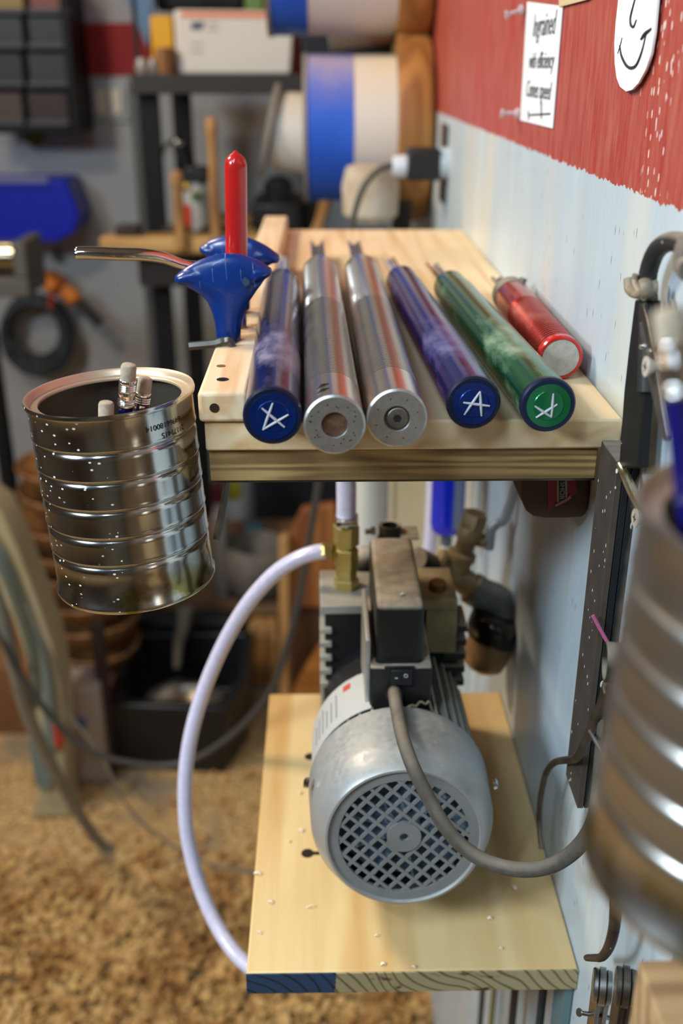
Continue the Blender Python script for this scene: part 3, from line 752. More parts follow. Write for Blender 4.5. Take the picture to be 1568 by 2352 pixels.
bb = NB(); lathe(bb, [(.0520, .058), (.0520, .200)], (0, 0, 0), (0, 1, 0), 48); R0.part('motor_body', bb, black_plain)
fb = NB()
for i in range(40):
    a = 2 * PI * i / 40
    if 1.25 < a < 1.85: continue
    Mx = Matrix.Rotation(-a, 4, 'Y')
    box(fb, (.050, .060, -.0009), (.0592, .165 if (a < 1.25 or a > 4.2) else .126, .0009), Mx)
R0.part('cooling_fins', fb, alu_cast, smooth=20)
# rating plate curved round the left side
lb = NB(); a0, a1 = math.radians(108), math.radians(178); rows_ = []
for i in range(15):
    a = a0 + (a1 - a0) * i / 14
    r = .0608; yf = .068; yb = .122
    rows_.append([lb.verts.new((r_ * math.cos(a), y, r_ * math.sin(a))) for y, r_ in ((yf, r), (yb, r), (yb, r - .0006), (yf, r - .0006))])
for A, B in zip(rows_, rows_[1:]):
    for k in range(4): lb.faces.new((A[k], A[(k + 1) % 4], B[(k + 1) % 4], B[k]))
lb.faces.new(rows_[0]); lb.faces.new(rows_[-1][::-1])
plate = R0.part('rating_plate', lb, mat('plate_silver', hexc('c6c7c4'), .5, .2))
def curved_patch(a_deg, a_deg2, ya, yb, m, nm):
    b_ = NB(); rr2 = .0610; q = []
    for i in range(5):
        a = math.radians(a_deg + (a_deg2 - a_deg) * i / 4); q.append([b_.verts.new((rr2 * math.cos(a), y, rr2 * math.sin(a))) for y in (ya, yb)])
    for A, B in zip(q, q[1:]): b_.faces.new((A[0], A[1], B[1], B[0]))
    R0.part(nm, b_, m, plate)
curved_patch(122, 128, .108, .116, mat('plate_red', hexc('c8503c'), .5), 'red_mark')
gm = mat('plate_print', hexc('8f9292'), .6)
for i, aa in enumerate((134, 139, 144, 149, 154, 159)): curved_patch(aa, aa + 1.3, .080, .112 - .004 * (i % 3), gm, 'printed_line')
for sx in (-1, 1):
    b_ = NB(); p = V(sx * .0622, .034, .020 if sx < 0 else .018)
    lathe(b_, [(.0040, 0), (.0038, .0022), (.0022, .0034)], p, (sx, 0, .2), 20); R0.part('cover_screw', b_, chrome, cover)

def world_part(nm, b_, m, parent=None, **k): return R0.part(nm, b_, m, parent, local=False, **k)
# upright switch housing / carrying handle
YH = .603
tz = at(915, 1393, Y=YH).z; bz = at(915, 1540, Y=YH).z; xl = at(864, 1400, Y=YH).x; xr = at(976, 1400, Y=YH).x
yb_ = at(905, 1232, Z=tz).y
b_ = NB(); box(b_, (xl, YH, bz - .004), (xr, yb_, tz)); hand = world_part('handle', b_, black, bevel=.004, segs=4)
xl2 = at(849, 1600, Y=.598).x; xr2 = at(990, 1600, Y=.598).x; bz2 = at(915, 1665, Y=.598).z; tz2 = at(915, 1533, Y=.598).z
b_ = NB(); box(b_, (xl2, .598, bz2 - .010), (xr2, .700, tz2)); hb = world_part('switch_box', b_, black, bevel=.0015)
b_ = NB(); box(b_, (xl2 - .0030, .604, bz2), (xl2 + .0005, .68, tz2 + .018)); world_part('side_web', b_, alu_cast, bevel=.001)
b_ = NB(); pslab(b_, 883, 1532, 951, 1575, .5972, .0015); sw = world_part('switch_frame', b_, black_plain, hb, bevel=.0004)
b_ = NB(); a = at(899, 1540, Y=.5955); c = at(945, 1571, Y=.5955); prism(b_, [(a.x, .5952, a.z), (a.x, .5972, a.z), (a.x, .5972, c.z), (a.x, .5940, c.z)], (c.x - a.x, 0, 0)); world_part('rocker', b_, mat('rocker_black', (.02, .02, .022), .3), sw, bevel=.0003)
Mt = basis((1, 0, 0), (0, .0, 1), (0, -1, 0), (0, 0, 0))
wm = mat('switch_print', (.55, .58, .62), .5)
pz = at(915, 1556, Y=.5938)
world_part('switch_sign', text_bm('-', .0075, Matrix.Translation(at(910, 1556, Y=.5938)) @ Mt), wm, sw)
world_part('switch_sign', text_bm('O', .0040, Matrix.Translation(at(932, 1553, Y=.5938)) @ Mt), wm, sw)
b_ = NB(); cc = at(905, 1590, Y=.597); lathe(b_, [(.0062, -.001), (.0060, .004), (.0048, .006)], cc, (0, -1, -.25), 24); world_part('cord_grommet', b_, black_plain, hb)
b_ = NB(); tube(b_, [at(932, 1628, Y=.594), at(945, 1620, Y=.594), at(955, 1622, Y=.594), at(965, 1612, Y=.594), at(977, 1617, Y=.595), at(985, 1612, Y=.597), at(992, 1632, Y=.598), at(1003, 1636, Y=.600), at(1001, 1645, Y=.602)], .0009, 8, 6)
world_part('sealing_strip', b_, mat('dusty_sealant', hexc('9b8f72'), .8))
solo('wood_chip', (lambda b: (loft(b, [(at(917, 1367, Z=tz + .0006), V(0, .0001, 0), V(0, 0, .0003)), (at(924, 1363, Z=tz + .0014), V(0, .0012, 0), V(0, 0, .0007)), (at(932, 1365, Z=tz + .0006), V(0, .0001, 0), V(0, 0, .0003))], 8), b)[1])(NB()), chip_white, 'pale wood chip lying on top of the pump handle', 'wood chip')

# pump head behind the motor
YP = .705
xa = at(737, 1450, Y=YP).x; xb_ = at(1062, 1500, Y=YP).x; za = at(800, 1408, Y=YP).z
b_ = NB(); box(b_, (xa + .003, YP, ZL + .006), (xb_ - .004, YP + .065, za)); head = world_part('pump_head', b_, black_plain, bevel=.001)
b_ = NB(); box(b_, (xa, YP - .002, za), (xa + .046, YP + .060, za + .0075)); box(b_, (xa - .001, YP + .030, ZL + .02), (xa + .004, YP + .060, za + .007)); world_part('top_plate', b_, alu_cast, head, bevel=.0008)
b_ = NB()
for i in range(5):
    z = za - .012 - i * .0125; box(b_, (xa - .001, YP - .004, z - .0045), (xa + .0085, YP + .03, z))
world_part('head_fins', b_, alu_cast, head, bevel=.0005)
b_ = NB()
for i in range(5):
    z = za - .010 - i * .0125; box(b_, (xb_ - .016, YP - .004, z - .006), (xb_ + .002, YP + .03, z))
world_part('head_fins', b_, black, head, bevel=.0005)
b_ = NB(); pslab(b_, 978, 1402, 1046, 1500, .690, .05); world_part('valve_block', b_, bronze, bevel=.001)
b_ = NB(); pslab(b_, 968, 1378, 1050, 1402, .687, .055); vb = world_part('valve_cover', b_, bronze, bevel=.001)
b_ = NB(); c = at(1003, 1377, Y=.705); lathe(b_, [(.011, -.004), (.011, .002), (.0068, .003), (.0068, .015), (.0060, .016)], c, (0, 0, 1), 20); world_part('drain_plug', b_, mat('copper_bronze', hexc('8a5c34'), .45, .5, dust=hexc('b08050'), dust_amt=.8), vb)
# rubber feet under the pump head and motor
for fx, fy in ((xa + .015, YP + .02), (xb_ - .015, YP + .02), (G.x - .03, .60), (G.x + .03, .60)):
    b_ = NB(); zt2 = (ZL + .010) if fy > .65 else ZL + .040
    lathe(b_, [(.009, 0), (.0075, .008), (.0055, zt2 - ZL)], (fx, fy, ZL + .0002), (0, 0, 1), 20); world_part('foot', b_, black_plain)
# oil filler neck and exhaust behind the handle
b_ = NB(); c = at(895, 1203, Y=.765); lathe(b_, [(.0105, -.10), (.0105, -.012), (.0090, -.010), (.0092, -.001), (.0085, 0), (.0068, -.001), (.0066, -.010)], c, (0, 0, 1), 32, c1=True); world_part('filler_neck', b_, black, smooth=50)
b_ = NB(); c = at(838, 1255, Y=.775); lathe(b_, [(.0125, -.09), (.0125, -.035), (.0145, -.033), (.0145, -.018), (.0115, -.008), (.007, -.003)], c, (0, 0, 1), 32); world_part('exhaust_cap', b_, black, smooth=50)
b_ = NB(); c = at(935, 1225, Y=.760); box(b_, (c.x - .006, .750, tz - .02), (c.x + .009, .775, c.z)); world_part('rear_bracket', b_, black, bevel=.001)
b_ = NB(); cyl(b_, at(838, 1222, Y=.76), at(853, 1219, Y=.76), .0024, n=12); cyl(b_, at(852, 1219, Y=.76), at(862, 1219, Y=.76), .0035, n=6); world_part('bracket_bolt', b_, steel)

# brass fitting column
YB = .735
def colz(py): return at(795, py, Y=YB)
def hexseg(p0, p1, w, m_=brass, nm='hex_nut', n=6, par=None, ch=.0008):
    b = NB(); a = colz(p1); c = colz(p0); h = c.z - a.z
    lathe(b, [(w * .93, 0), (w, ch), (w, h - ch), (w * .93, h)], (a.x, YB, a.z), (0, 0, 1), n, phase=.35); return world_part(nm, b, m_, par, smooth=20)
f1 = hexseg(1326, 1385, .0105, nm='brass_fitting'); hexseg(1384, 1402, .0068, n=24, par=f1, nm='threaded_neck')
hexseg(1300, 1327, .0086, par=f1); hexseg(1258, 1301, .0098, par=f1); hexseg(1250, 1259, .0080, n=24, par=f1, nm='collar'); hexseg(1205, 1251, .0104, par=f1)
b_ = NB(); a = at(775, 1263, Y=YB); c = at(737, 1266, Y=YB); d = c - a
lathe(b_, [(.0042, 0), (.0042, .0035), (.0066, .0038), (.0072, .0046), (.0072, d.length * .8), (.0060, d.length)], a, d, 6); world_part('hose_barb', b_, mat('bright_brass', hexc('b39a55'), .34, .9), f1, smooth=20)
b_ = NB(); a = colz(1203); lathe(b_, [(.0094, 0), (.0094, .0075)], a, (0, 0, 1), 28); cyl(b_, a + V(-.006, -.011, .004), a + V(.008, -.0105, .005), .0024, n=10); cyl(b_, a + V(-.0075, -.011, .004), a + V(-.0045, -.011, .004), .0036, n=6)
world_part('hose_clamp', b_, chrome)
# hoses
b_ = NB(); a = colz(1202); tube(b_, [a, a + V(0, 0, .01), (a + V(0, 0, .03)), V(a.x - .001, YB + .004, ZS - .0376 + .018)], .0078, 20, 4)
solo('vacuum_hose', b_, plast_lilac, 'short dusty clear hose rising from the brass fitting up to the upper shelf', 'hose', 'clear vacuum hoses')
pts = [(748, 1266, .735), (720, 1270, .736), (680, 1285, .738), (630, 1318, .740), (575, 1378, .740), (530, 1448, .740), (490, 1530, .738), (458, 1615, .734), (436, 1700, .728), (425, 1790, .720), (426, 1880, .710), (438, 1960, .700), (462, 2045, .685), (500, 2130, .665), (545, 2195, .645), (600, 2240, .63), (660, 2262, .62)]
b_ = NB(); tube(b_, [at(x, y, Y=Y) for x, y, Y in pts], .0063, 24, 6)
solo('vacuum_hose', b_, plast_lilac, 'long milky lilac hose looping from the brass fitting down past the lower shelf', 'hose', 'clear vacuum hoses')
pts = [(905, 1588, .5955), (907, 1606, .583), (913, 1640, .566), (921, 1680, .542), (932, 1718, .520), (951, 1768, .505), (985, 1835, .496), (1018, 1893, .488), (1060, 1942, .482), (1115, 1978, .474), (1190, 1997, .462), (1265, 1988, .455), (1325, 1948, .450), (1362, 1890, .448), (1376, 1820, .450), (1383, 1740, .456), (1392, 1650, .462)]
b_ = NB(); tube(b_, [at(x, y, Y=Y) for x, y, Y in pts], .0045, 18, 6)
solo('power_cord', b_, rubber_grey, 'dusty grey rubber power cord curving from the pump switch across its grille to the wall', 'cord')

# bronze tee, ball valve, elbow and filter cup at the right of the pump
YV = .80
vt = Thing('valve_assembly', 'dusty bronze pipe tee with ball valve and dark filter cup beside the pump', 'valve', at(1050, 1330, Y=YV))
def vp(x, y, Y=YV): return at(x, y, Y=Y)
b_ = NB(); cyl(b_, vp(955, 1285, .785), vp(1005, 1312), .0115, n=24); vt.part('inlet_elbow', b_, black)
b_ = NB(); a = vp(1000, 1285); c = vp(1088, 1352); lathe(b_, [(.0115, 0), (.0125, .004), (.0115, .006), (.0118, (c - a).length - .004), (.0135, (c - a).length - .003), (.0135, (c - a).length)], a, c - a, 28)
cyl(b_, vp(1045, 1318), vp(1062, 1268), .0112, n=24); lathe(b_, [(.0112, 0), (.0128, .001), (.0128, .006), (.011, .007)], vp(1057, 1284), vp(1062, 1268) - vp(1057, 1284), 24)
tee = vt.part('pipe_tee', b_, bronze)
b_ = NB(); a = vp(1062, 1270); c = vp(1093, 1178); L_ = (c - a).length
lathe(b_, [(.0065, 0), (.0065, L_ * .10), (.0085, L_ * .12), (.0085, L_ * .3), (.0105, L_ * .38), (.0105, L_ * .62), (.0090, L_ * .68)], a, c - a, 28)
lathe(b_, [(.0112, L_ * .66), (.0112, L_ * .97), (.0102, L_)], a, c - a, 6)
cyl(b_, vp(1088, 1236), vp(1112, 1243), .0062, n=20); bv = vt.part('ball_valve', b_, bronze)
b_ = NB(); lathe(b_, [(.0050, 0), (.0050, .0035)], vp(1113, 1243), vp(1130, 1247) - vp(1113, 1243), 6); vt.part('stem_nut', b_, steel_dusty, bv)
lv = [vp(1122, 1262, .797), vp(1125, 1240, .797), vp(1128, 1218, .797), vp(1142, 1203, .797), vp(1156, 1196, .797), vp(1165, 1175, .797), vp(1176, 1145, .797), vp(1188, 1105, .797)]
b_ = NB(); tube(b_, lv, .0044, 12, 6, flat=.6, ref=(1, 0, 0)); vt.part('lever', b_, mat('lever_steel', hexc('a9acb0'), .45, .5), bv)
b_ = NB(); tube(b_, [vp(1082, 1350), vp(1108, 1366), vp(1138, 1378), vp(1152, 1400, .798), vp(1150, 1440, .792)], .0148, 28, 6)
elb = vt.part('grey_elbow', b_, mat('grey_pvc', hexc('788486'), .35, 0, hexc('6a7678'), 30, dust=DUSTC, dust_amt=.6))
a = vp(1150, 1410, .79); c = vp(1104, 1535, .785); L_ = (c - a).length
b_ = NB(); lathe(b_, [(.014, .0), (.021, .001), (.0245, .004), (.0255, .009), (.0255, .018), (.0240, .020), (.0240, .024)], a, c - a, 44); vt.part('filter_head', b_, mat('gloss_black', (.012, .012, .013), .2, coat=.4), elb, smooth=50)
b_ = NB(); lathe(b_, [(.0212, .020), (.0206, L_ * .75), (.0185, L_ * .92), (.013, L_), (.004, L_ * 1.01)], a, c - a, 40); bowl_ = vt.part('filter_bowl', b_, fume, elb, smooth=60)
b_ = NB(); lathe(b_, [(.0028, L_), (.0028, L_ * 1.05)], a + V(0, -.004, 0), c - a, 12); vt.part('drain_nub', b_, black_plain, bowl_)

# items hanging under the upper shelf, behind the pump
bl = Thing('blue_filter', 'bright blue plastic filter bowl hanging under the upper shelf above the pump valve', 'filter', at(1025, 1225, Y=.95))
a = at(1025, 1226, Y=.95); zt3 = ZS - .018
b_ = NB(); lathe(b_, [(.004, .0), (.012, .0015), (.0158, .006), (.0170, .014), (.0170, zt3 - a.z)], (a.x, .95, a.z), (0, 0, 1), 32); bowlb = bl.part('bowl', b_, mat('filter_blue', hexc('0a28c8'), .18, coat=.5), smooth=60)
b_ = NB(); box(b_, (a.x + .0040, .9335, a.z + .012), (a.x + .0125, .9355, zt3)); bl.part('sight_strip', b_, mat('sight_grey', hexc('6f7a90'), .4), bowlb)
b_ = NB(); cyl(b_, (a.x, .95, a.z - .012), (a.x, .95, a.z + .002), .006, n=20); bl.part('outlet', b_, mat('outlet_grey', hexc('5a6068'), .5))
b_ = NB(); A = at(992, 1180, Y=1.02); tube(b_, [V(A.x, 1.02, zt3), V(A.x, 1.02, A.z), V(A.x - .004, 1.02, A.z - .06), V(A.x - .012, 1.02, A.z - .15)], .0075, 16, 5)
solo('clear_tube', b_, plast_lilac, 'pale lilac tube hanging behind the blue filter bowl', 'tube')
b_ = NB(); A = at(1021, 1260, Y=.985); cyl(b_, (A.x, .985, A.z - .08), (A.x, .985, zt3), .0045, n=16)
solo('thin_pipe', b_, cream, 'thin cream pipe right beside the pale lilac tube under the shelf', 'pipe')
b_ = NB(); A = at(848, 1200, Y=1.12); cyl(b_, (A.x, 1.12, .35), (A.x, 1.12, zt3), .0175, n=32)
solo('white_pipe', b_, mat('white_pipe_paint', hexc('c9c6bc'), .5, 0, hexc('9a9488'), 18, lo=.55, hi=.8), 'thick white upright pipe behind the pump fittings', 'pipe')
b_ = NB(); A = at(893, 1200, Y=1.30); box(b_, (A.x, 1.29, .3), (A.x + .004, 1.31, 1.20)); box(b_, (A.x + .004, 1.295, .3), (XW - .001, 1.31, 1.20))
solo('plywood_sheet', b_, mat('cream_board', hexc('dcc9a6'), .7, 0, hexc('cdb88f'), 6), 'cream plywood sheet standing behind the white pipe against the wall', 'board')
pk = Thing('abrasive_pad', 'rounded brown block with torn red label wedged under the upper shelf by the wall', 'block', at(1275, 1190, Y=.585))
o_ = [(1197, 1085), (1352, 1085), (1356, 1130), (1354, 1165), (1348, 1180), (1335, 1189), (1300, 1191), (1250, 1191), (1225, 1187), (1208, 1174), (1198, 1150)]
b_ = NB(); prism(b_, [V(min(p.x, XW - .001), p.y, p.z) for p in polyY(o_, .585)], (0, .035, 0)); blk = pk.part('block', b_, card_brown, bevel=.0015)
b_ = NB(); prism(b_, polyY([(1257, 1100), (1322, 1100), (1326, 1134), (1300, 1146), (1275, 1160), (1258, 1171)], .5846), (0, .0008, 0)); lab = pk.part('label', b_, label_red, blk)
b_ = NB(); prism(b_, polyY([(1279, 1100), (1302, 1100), (1302, 1145), (1279, 1154)], .5842), (0, .0006, 0)); pk.part('label_panel', b_, mat('label_grey', hexc('9a968e'), .6), lab)
b_ = NB(); prism(b_, polyY([(1283, 1100), (1298, 1100), (1298, 1146), (1283, 1152)], .5839), (0, .0004, 0)); pk.part('label_field', b_, mat('label_dark', hexc('232323'), .6), lab)
Mv = basis((0, 0, -1), (1, 0, 0), (0, -1, 0), (0, 0, 0))
q = at(1290.5, 1127, Y=.5837); pk.part('lettering', text_bm('SHOR', .0046, Matrix.Translation(q) @ Mv, .0001), mat('label_text', hexc('9a968e'), .6), lab)
b_ = NB(); prism(b_, polyY([(1274, 1160), (1304, 1143), (1308, 1137), (1312, 1144), (1300, 1152), (1276, 1164)], .5834), (0, .0006, 0)); pk.part('torn_edge', b_, mat('torn_pink', hexc('a8706c'), .7), lab)

# ============================================================ ON THE RIGHT WALL
XN = XW - .0012
b_ = NB(); prism(b_, [at(x, y, X=XN) for x, y in ((1210, 4), (1291, 14), (1268, 295), (1194, 276))], (.0006, 0, 0))
nt_ = solo('wall_note', b_, paper, 'white paper strip of handwriting pinned on the red wall', 'note')
def note_text(body, px, py, size, bold=.0002):
    M_ = Matrix.Translation(at(px, py, X=XN - .0003)) @ basis((0, -1, 0), (0, 0, 1), (-1, 0, 0), (0, 0, 0))
    b = text_bm(body, size, M_, .0001, .25, 0); o = link('handwriting', b, mat('pencil_ink', hexc('5a5d63'), .7)); o.parent = nt_
    o.matrix_parent_inverse = Matrix.Translation(nt_.location).inverted(); return o
note_text('Ingrained', 1248, 58, .0225); note_text('with efficiency', 1241, 140, .0165); note_text('Comes speed', 1234, 208, .0175)
for seg in (((1213, 264), (1263, 261)), ((1243, 232), (1243, 272)), ((1213, 255), (1214, 275))):
    b_ = NB(); cyl(b_, at(*seg[0], X=XN - .0003), at(*seg[1], X=XN - .0003), .0006, n=6); o = link('pen_line', b_, ink); o.parent = nt_; o.matrix_parent_inverse = Matrix.Translation(nt_.location).inverted()
b_ = NB(); prism(b_, [at(x, y, X=XN - .0008) for x, y in ((1283, -20), (1283, 16), (1345, 0), (1375, -20))], (.0006, 0, 0)); solo('tan_card', b_, mat('tan_card', hexc('c9b68c'), .8), 'corner of a tan card above the handwritten note', 'card')
for i, (px, py, ang, wh) in enumerate(((1206, 22, .35, 'upper'), (1196, 260, 0, 'lower'))):
    b_ = NB(); p = at(px, py, X=XW - .0003); ax_ = V(-1, -.02, -.3 * (1 if i == 0 else .0))
    lathe(b_, [(.0045, 0), (.0040, .0025), (.0018, .004), (.0018, .011), (.0034, .0125), (.0036, .0148)], p + V(-.002, 0, 0), ax_, 16)
    solo('push_pin', b_, mat('pin_clear', hexc('c9b0b4'), .25, 0, alpha=.75), 'clear plastic push pin at the %s left corner of the note' % wh, 'pin')
ov = [(1427, -60), (1419, 0), (1413, 55), (1410, 100), (1411, 145), (1415, 178), (1423, 199), (1437, 210), (1451, 206), (1466, 190), (1482, 160), (1494, 125), (1502, 75), (1508, 10), (1514, -60)]
b_ = NB(); prism(b_, [at(x, y, X=XW - .0032) for x, y in ov], (.0012, 0, 0))
tg = solo('oval_tag', b_, mat('tag_white', hexc('eceeee'), .55), 'white rounded tag with hand-drawn smile and nose on the red wall', 'tag')
def tagline(ps, w):
    b = NB(); tube(b, [at(x, y, X=XW - .0034) for x, y in ps], lambda u_: w * (.55 + .45 * math.sin(PI * min(max(u_, .05), .95))), 6, 5)
    o = link('marker_line', b, ink); o.parent = tg; o.matrix_parent_inverse = Matrix.Translation(tg.location).inverted()
tagline([(1463, -20), (1455, 10), (1448, 40), (1449, 58), (1455, 61), (1461, 46)], .0007)
tagline([(1423, 105), (1427, 128), (1438, 150), (1449, 156), (1462, 148), (1474, 118), (1483, 80)], .0008)
tagline([(1428, 87), (1424, 104), (1418, 123)], .0003); tagline([(1472, 90), (1482, 77), (1495, 66)], .0010)

# black hanging bow with clip
hb_ = Thing('hanging_saw_frame', 'black paint-flecked bow-shaped frame hanging on the white wall', 'saw frame', at(1445, 1000, X=.156))
XB = .1545
b_ = NB(); prism(b_, [at(x, y, X=.1525) for x, y in ((1457, 688), (1492, 690), (1464, 1075), (1420, 1075), (1432, 900), (1443, 800))], (.0055, 0, 0)); hb_.part('bar', b_, black_paint, bevel=.001)
b_ = NB(); tube(b_, [at(x, y, X=XB) for x, y in ((1484, 900), (1487, 800), (1489, 700), (1486, 650), (1492, 612), (1508, 575), (1534, 556), (1566, 558), (1600, 575), (1640, 600))], .0044, 18, 8); hb_.part('curved_frame', b_, mat('black_frame', (.02, .021, .022), .45, 0, dust=hexc('a59a88'), dust_amt=1.0, spk=(170, .14, (1, 1, 1), .9, (.6, .6, .55))), smooth=60)
b_ = NB(); tube(b_, [at(x, y, X=.149) for x, y in ((1447, 640), (1449, 665), (1458, 674), (1475, 678), (1482, 672), (1484, 655), (1480, 648))], .0022, 10, 6, flat=1.5); tube(b_, [at(x, y, X=.1485) for x, y in ((1459, 630), (1457, 645), (1461, 660), (1478, 684))], .0016, 10, 6); lathe(b_, [(.0038, 0), (.0042, .004), (.0042, .008)], at(1467, 662, X=.150), (1, 0, 0), 12)
hb_.part('wire_clip', b_, mat('dusty_clip', hexc('857866'), .6, .3, hexc('a09580'), 120))
b_ = NB(); tube(b_, [at(1575, 545, X=.151), at(1566, 575, X=.150), at(1563, 605, X=.150), at(1575, 620, X=.150)], .003, 10, 6, flat=1.6); hb_.part('end_hook', b_, grey_dusty)

dv = Thing('divider', 'steel dividers with pointed legs hanging on a screw on the white wall', 'divider', at(1523, 1008, X=.151))
b_ = NB(); prism(b_, [at(x, y, X=.1475) for x, y in ((1467, 742), (1474, 740), (1478, 748), (1487, 752), (1493, 790), (1500, 830), (1507, 870), (1529, 1002), (1526, 1014), (1521, 1010), (1513, 985), (1483, 850), (1473, 795))], (.0022, 0, 0)); dv.part('leg', b_, steel_dusty, bevel=.0003)
b_ = NB(); prism(b_, [at(x, y, X=.1470) for x, y in ((1469, 698), (1476, 697), (1487, 740), (1498, 800), (1503, 830), (1498, 832), (1488, 800), (1474, 742))], (.0018, 0, 0)); dv.part('point', b_, dark_steel, bevel=.0003)
b_ = NB(); prism(b_, [at(x, y, X=.1535) for x, y in ((1536, 690), (1541, 688), (1545, 705), (1548, 760), (1540, 900), (1530, 990), (1524, 1000), (1522, 980), (1530, 880), (1538, 760))], (.0022, 0, 0)); dv.part('leg', b_, steel_dusty, bevel=.0003)
b_ = NB()
for x, y in ((1475, 796), (1492, 807)): lathe(b_, [(.0016, 0), (.0012, .0012)], at(x, y, X=.1475), (-1, 0, 0), 12)
dv.part('rivet', b_, chrome)
for i, (x, y, xx, lb_) in enumerate(((1481, 842, .1435, 'pale wall screw with a cross slot sticking out beside the dividers'), (1456, 1190, .1500, 'pale screw head just below the narrow brass rod'))):
    sct = Thing('wall_screw', lb_, 'screw', at(x, y, X=xx))
    c = at(x, y, X=xx); b_ = NB(); lathe(b_, [(.0046, 0), (.0047, .0006), (.0030, .0032), (.0020, .0055), (.0020, XW - xx)], c, (1, 0, 0), 24); hd = sct.part('head', b_, screwm)
    b_ = NB(); box(b_, c + V(-.0002, -.0022, -.0004), c + V(.0001, .0022, .0004)); box(b_, c + V(-.0002, -.0004, -.0022), c + V(.0001, .0004, .0022)); sct.part('cross_slot', b_, black_plain, hd)

# black layered bracket board
bb_ = Thing('layered_bracket', 'black-painted upright bracket of layered plywood at the shelf end', 'bracket', (.153, .512, .985))
x0, x1 = at(1415, 1075, Y=.496).x, XW - .0008
for i in range(3):
    a = x0 + (x1 - x0) * i / 3; c = x0 + (x1 - x0) * (i + 1) / 3
    b_ = NB(); box(b_, (a + .0002, .4965, .985), (c - .0002, .5290, 1.2105)); bb_.part('layer', b_, black_paint if i else mat('dusty_ply_side', hexc('3e342c'), .8, 0, hexc('4a3f35'), 60, dust=hexc('8a7868'), dust_amt=.9, spk=(300, .20, (1, 1, .5), .82)), bevel=.0004)
b_ = NB(); box(b_, (x0 + .0004, .4972, 1.2105), (x1 - .0004, .5285, 1.2111)); bb_.part('dust_layer', b_, mat('settled_dust', hexc('8f7d6e'), .9, 0, hexc('6f6258'), 60))
b_ = NB(); tube(b_, [at(1421, 1062, Y=.4925), at(1432, 1084, Y=.490), at(1450, 1125, Y=.486), at(1466, 1160, Y=.482), at(1482, 1192, Y=.478)], lambda u_: .0016 + .0012 * math.sin(PI * u_), 10, 6)
solo('brass_rod', b_, mat('rod_gold', hexc('9a8450'), .18, .8, hexc('c2bca8'), 60), 'narrow glossy brass-coloured rod leaning on the front of the layered bracket', 'rod')
b_ = NB(); tube(b_, [at(1361, 1414, Y=.494), at(1375, 1440, Y=.4935), at(1396, 1478, Y=.4925)], .0011, 8, 4); solo('pink_cord', b_, pinkm, 'short twisted pink cord beside the hollow black tube', 'cord')

# outside calipers
XC = .1465
oc = Thing('outside_calipers', 'large dusty steel outside calipers with curved legs hanging on the wall', 'calipers', at(1350, 2202, X=XC))
c = at(1388, 1520, X=.137); b_ = NB(); lathe(b_, [(.0090, .0), (.0100, .0), (.0100, .024), (.0090, .024), (.0090, .0)], c, (1, -.15, 0), 32, c0=False, c1=False); oc.part('spring_ring', b_, mat('ring_black', hexc('2c2925'), .5, .2, dust=DUSTC, dust_amt=1), smooth=50)
def strip(ps, X_, w, th, nm, m_=steel_dusty):
    b = NB(); tube(b, [at(x, y, X=X_) for x, y in ps], w, 12, 7, flat=th, ref=(1, 0, 0)); return oc.part(nm, b, m_)
ms = mat('caliper_steel', hexc('5a4c3e'), .5, .6, hexc('40362c'), 60, dust=hexc('86755f'), dust_amt=.6, spk=(300, .12, (1, 1, 1), .93))
strip(((1396, 1572), (1384, 1612), (1366, 1655), (1348, 1695), (1332, 1730), (1318, 1744), (1296, 1746), (1272, 1752), (1254, 1775), (1245, 1810), (1239, 1850), (1238, 1895), (1243, 1950)), XC, lambda u_: .0030 - .0013 * u_, 1.0, 'leg', ms)
strip(((1412, 1572), (1406, 1640), (1398, 1720), (1388, 1790), (1387, 1860), (1398, 1940), (1408, 2010), (1413, 2070), (1410, 2130), (1398, 2175), (1382, 2198), (1366, 2200), (1349, 2200)), XC, lambda u_: .0046 - .0022 * u_, .8, 'leg', ms)
strip(((1354, 1680), (1368, 1705), (1382, 1730)), XC - .003, .0011, 1, 'screw_rod'); b_ = NB(); lathe(b_, [(.0045, 0), (.0045, .005)], at(1397, 1757, X=XC - .006), (1, 0, 0), 16); oc.part('nut', b_, ms)
b_ = NB(); lathe(b_, [(.0034, 0), (.0030, .001)], at(1386, 1590, X=XC - .0032), (-1, 0, 0), 16); oc.part('rivet', b_, ms)

# two joint tools at the bottom right, on a nail
XT = .150
for nm, cx, dx, mm, lb_ in (('spring_divider', 1372, .0, steel, 'bright steel jointed divider hanging on the nail, the left one of the two'), ('spring_divider', 1424, -.0, dark_steel, 'dark steel jointed divider hanging right of the bright one')):
    th_ = Thing(nm, lb_, 'divider', at(cx, 2352, X=XT), None, 'jointed dividers on the nail')
    cq = at(cx - 12, 2262, X=XT - .006)
    b_ = NB(); lathe(b_, [(.0085, 0), (.0092, .0008), (.0092, .0026), (.0080, .003), (.0100, .0034), (.0100, .0066), (.0080, .007), (.0090, .0076), (.0085, .0100)], cq, (1, -.25, 0), 36); jn = th_.part('joint', b_, mm, smooth=25)
    b_ = NB(); z0 = cq.z
    prism(b_, [cq + V(.0015, -.006, 0), cq + V(.0015, .006, 0), cq + V(.0015, .004, -.10), cq + V(.0015, -.003, -.10)], (.0026, 0, 0)); th_.part('leg', b_, mm, bevel=.0004)
    b_ = NB(); prism(b_, [cq + V(.0060, -.007, 0), cq + V(.0060, .005, 0), cq + V(.0070, .010, -.10), cq + V(.0070, .004, -.10)], (.0026, 0, 0)); th_.part('leg', b_, mm, bevel=.0004)
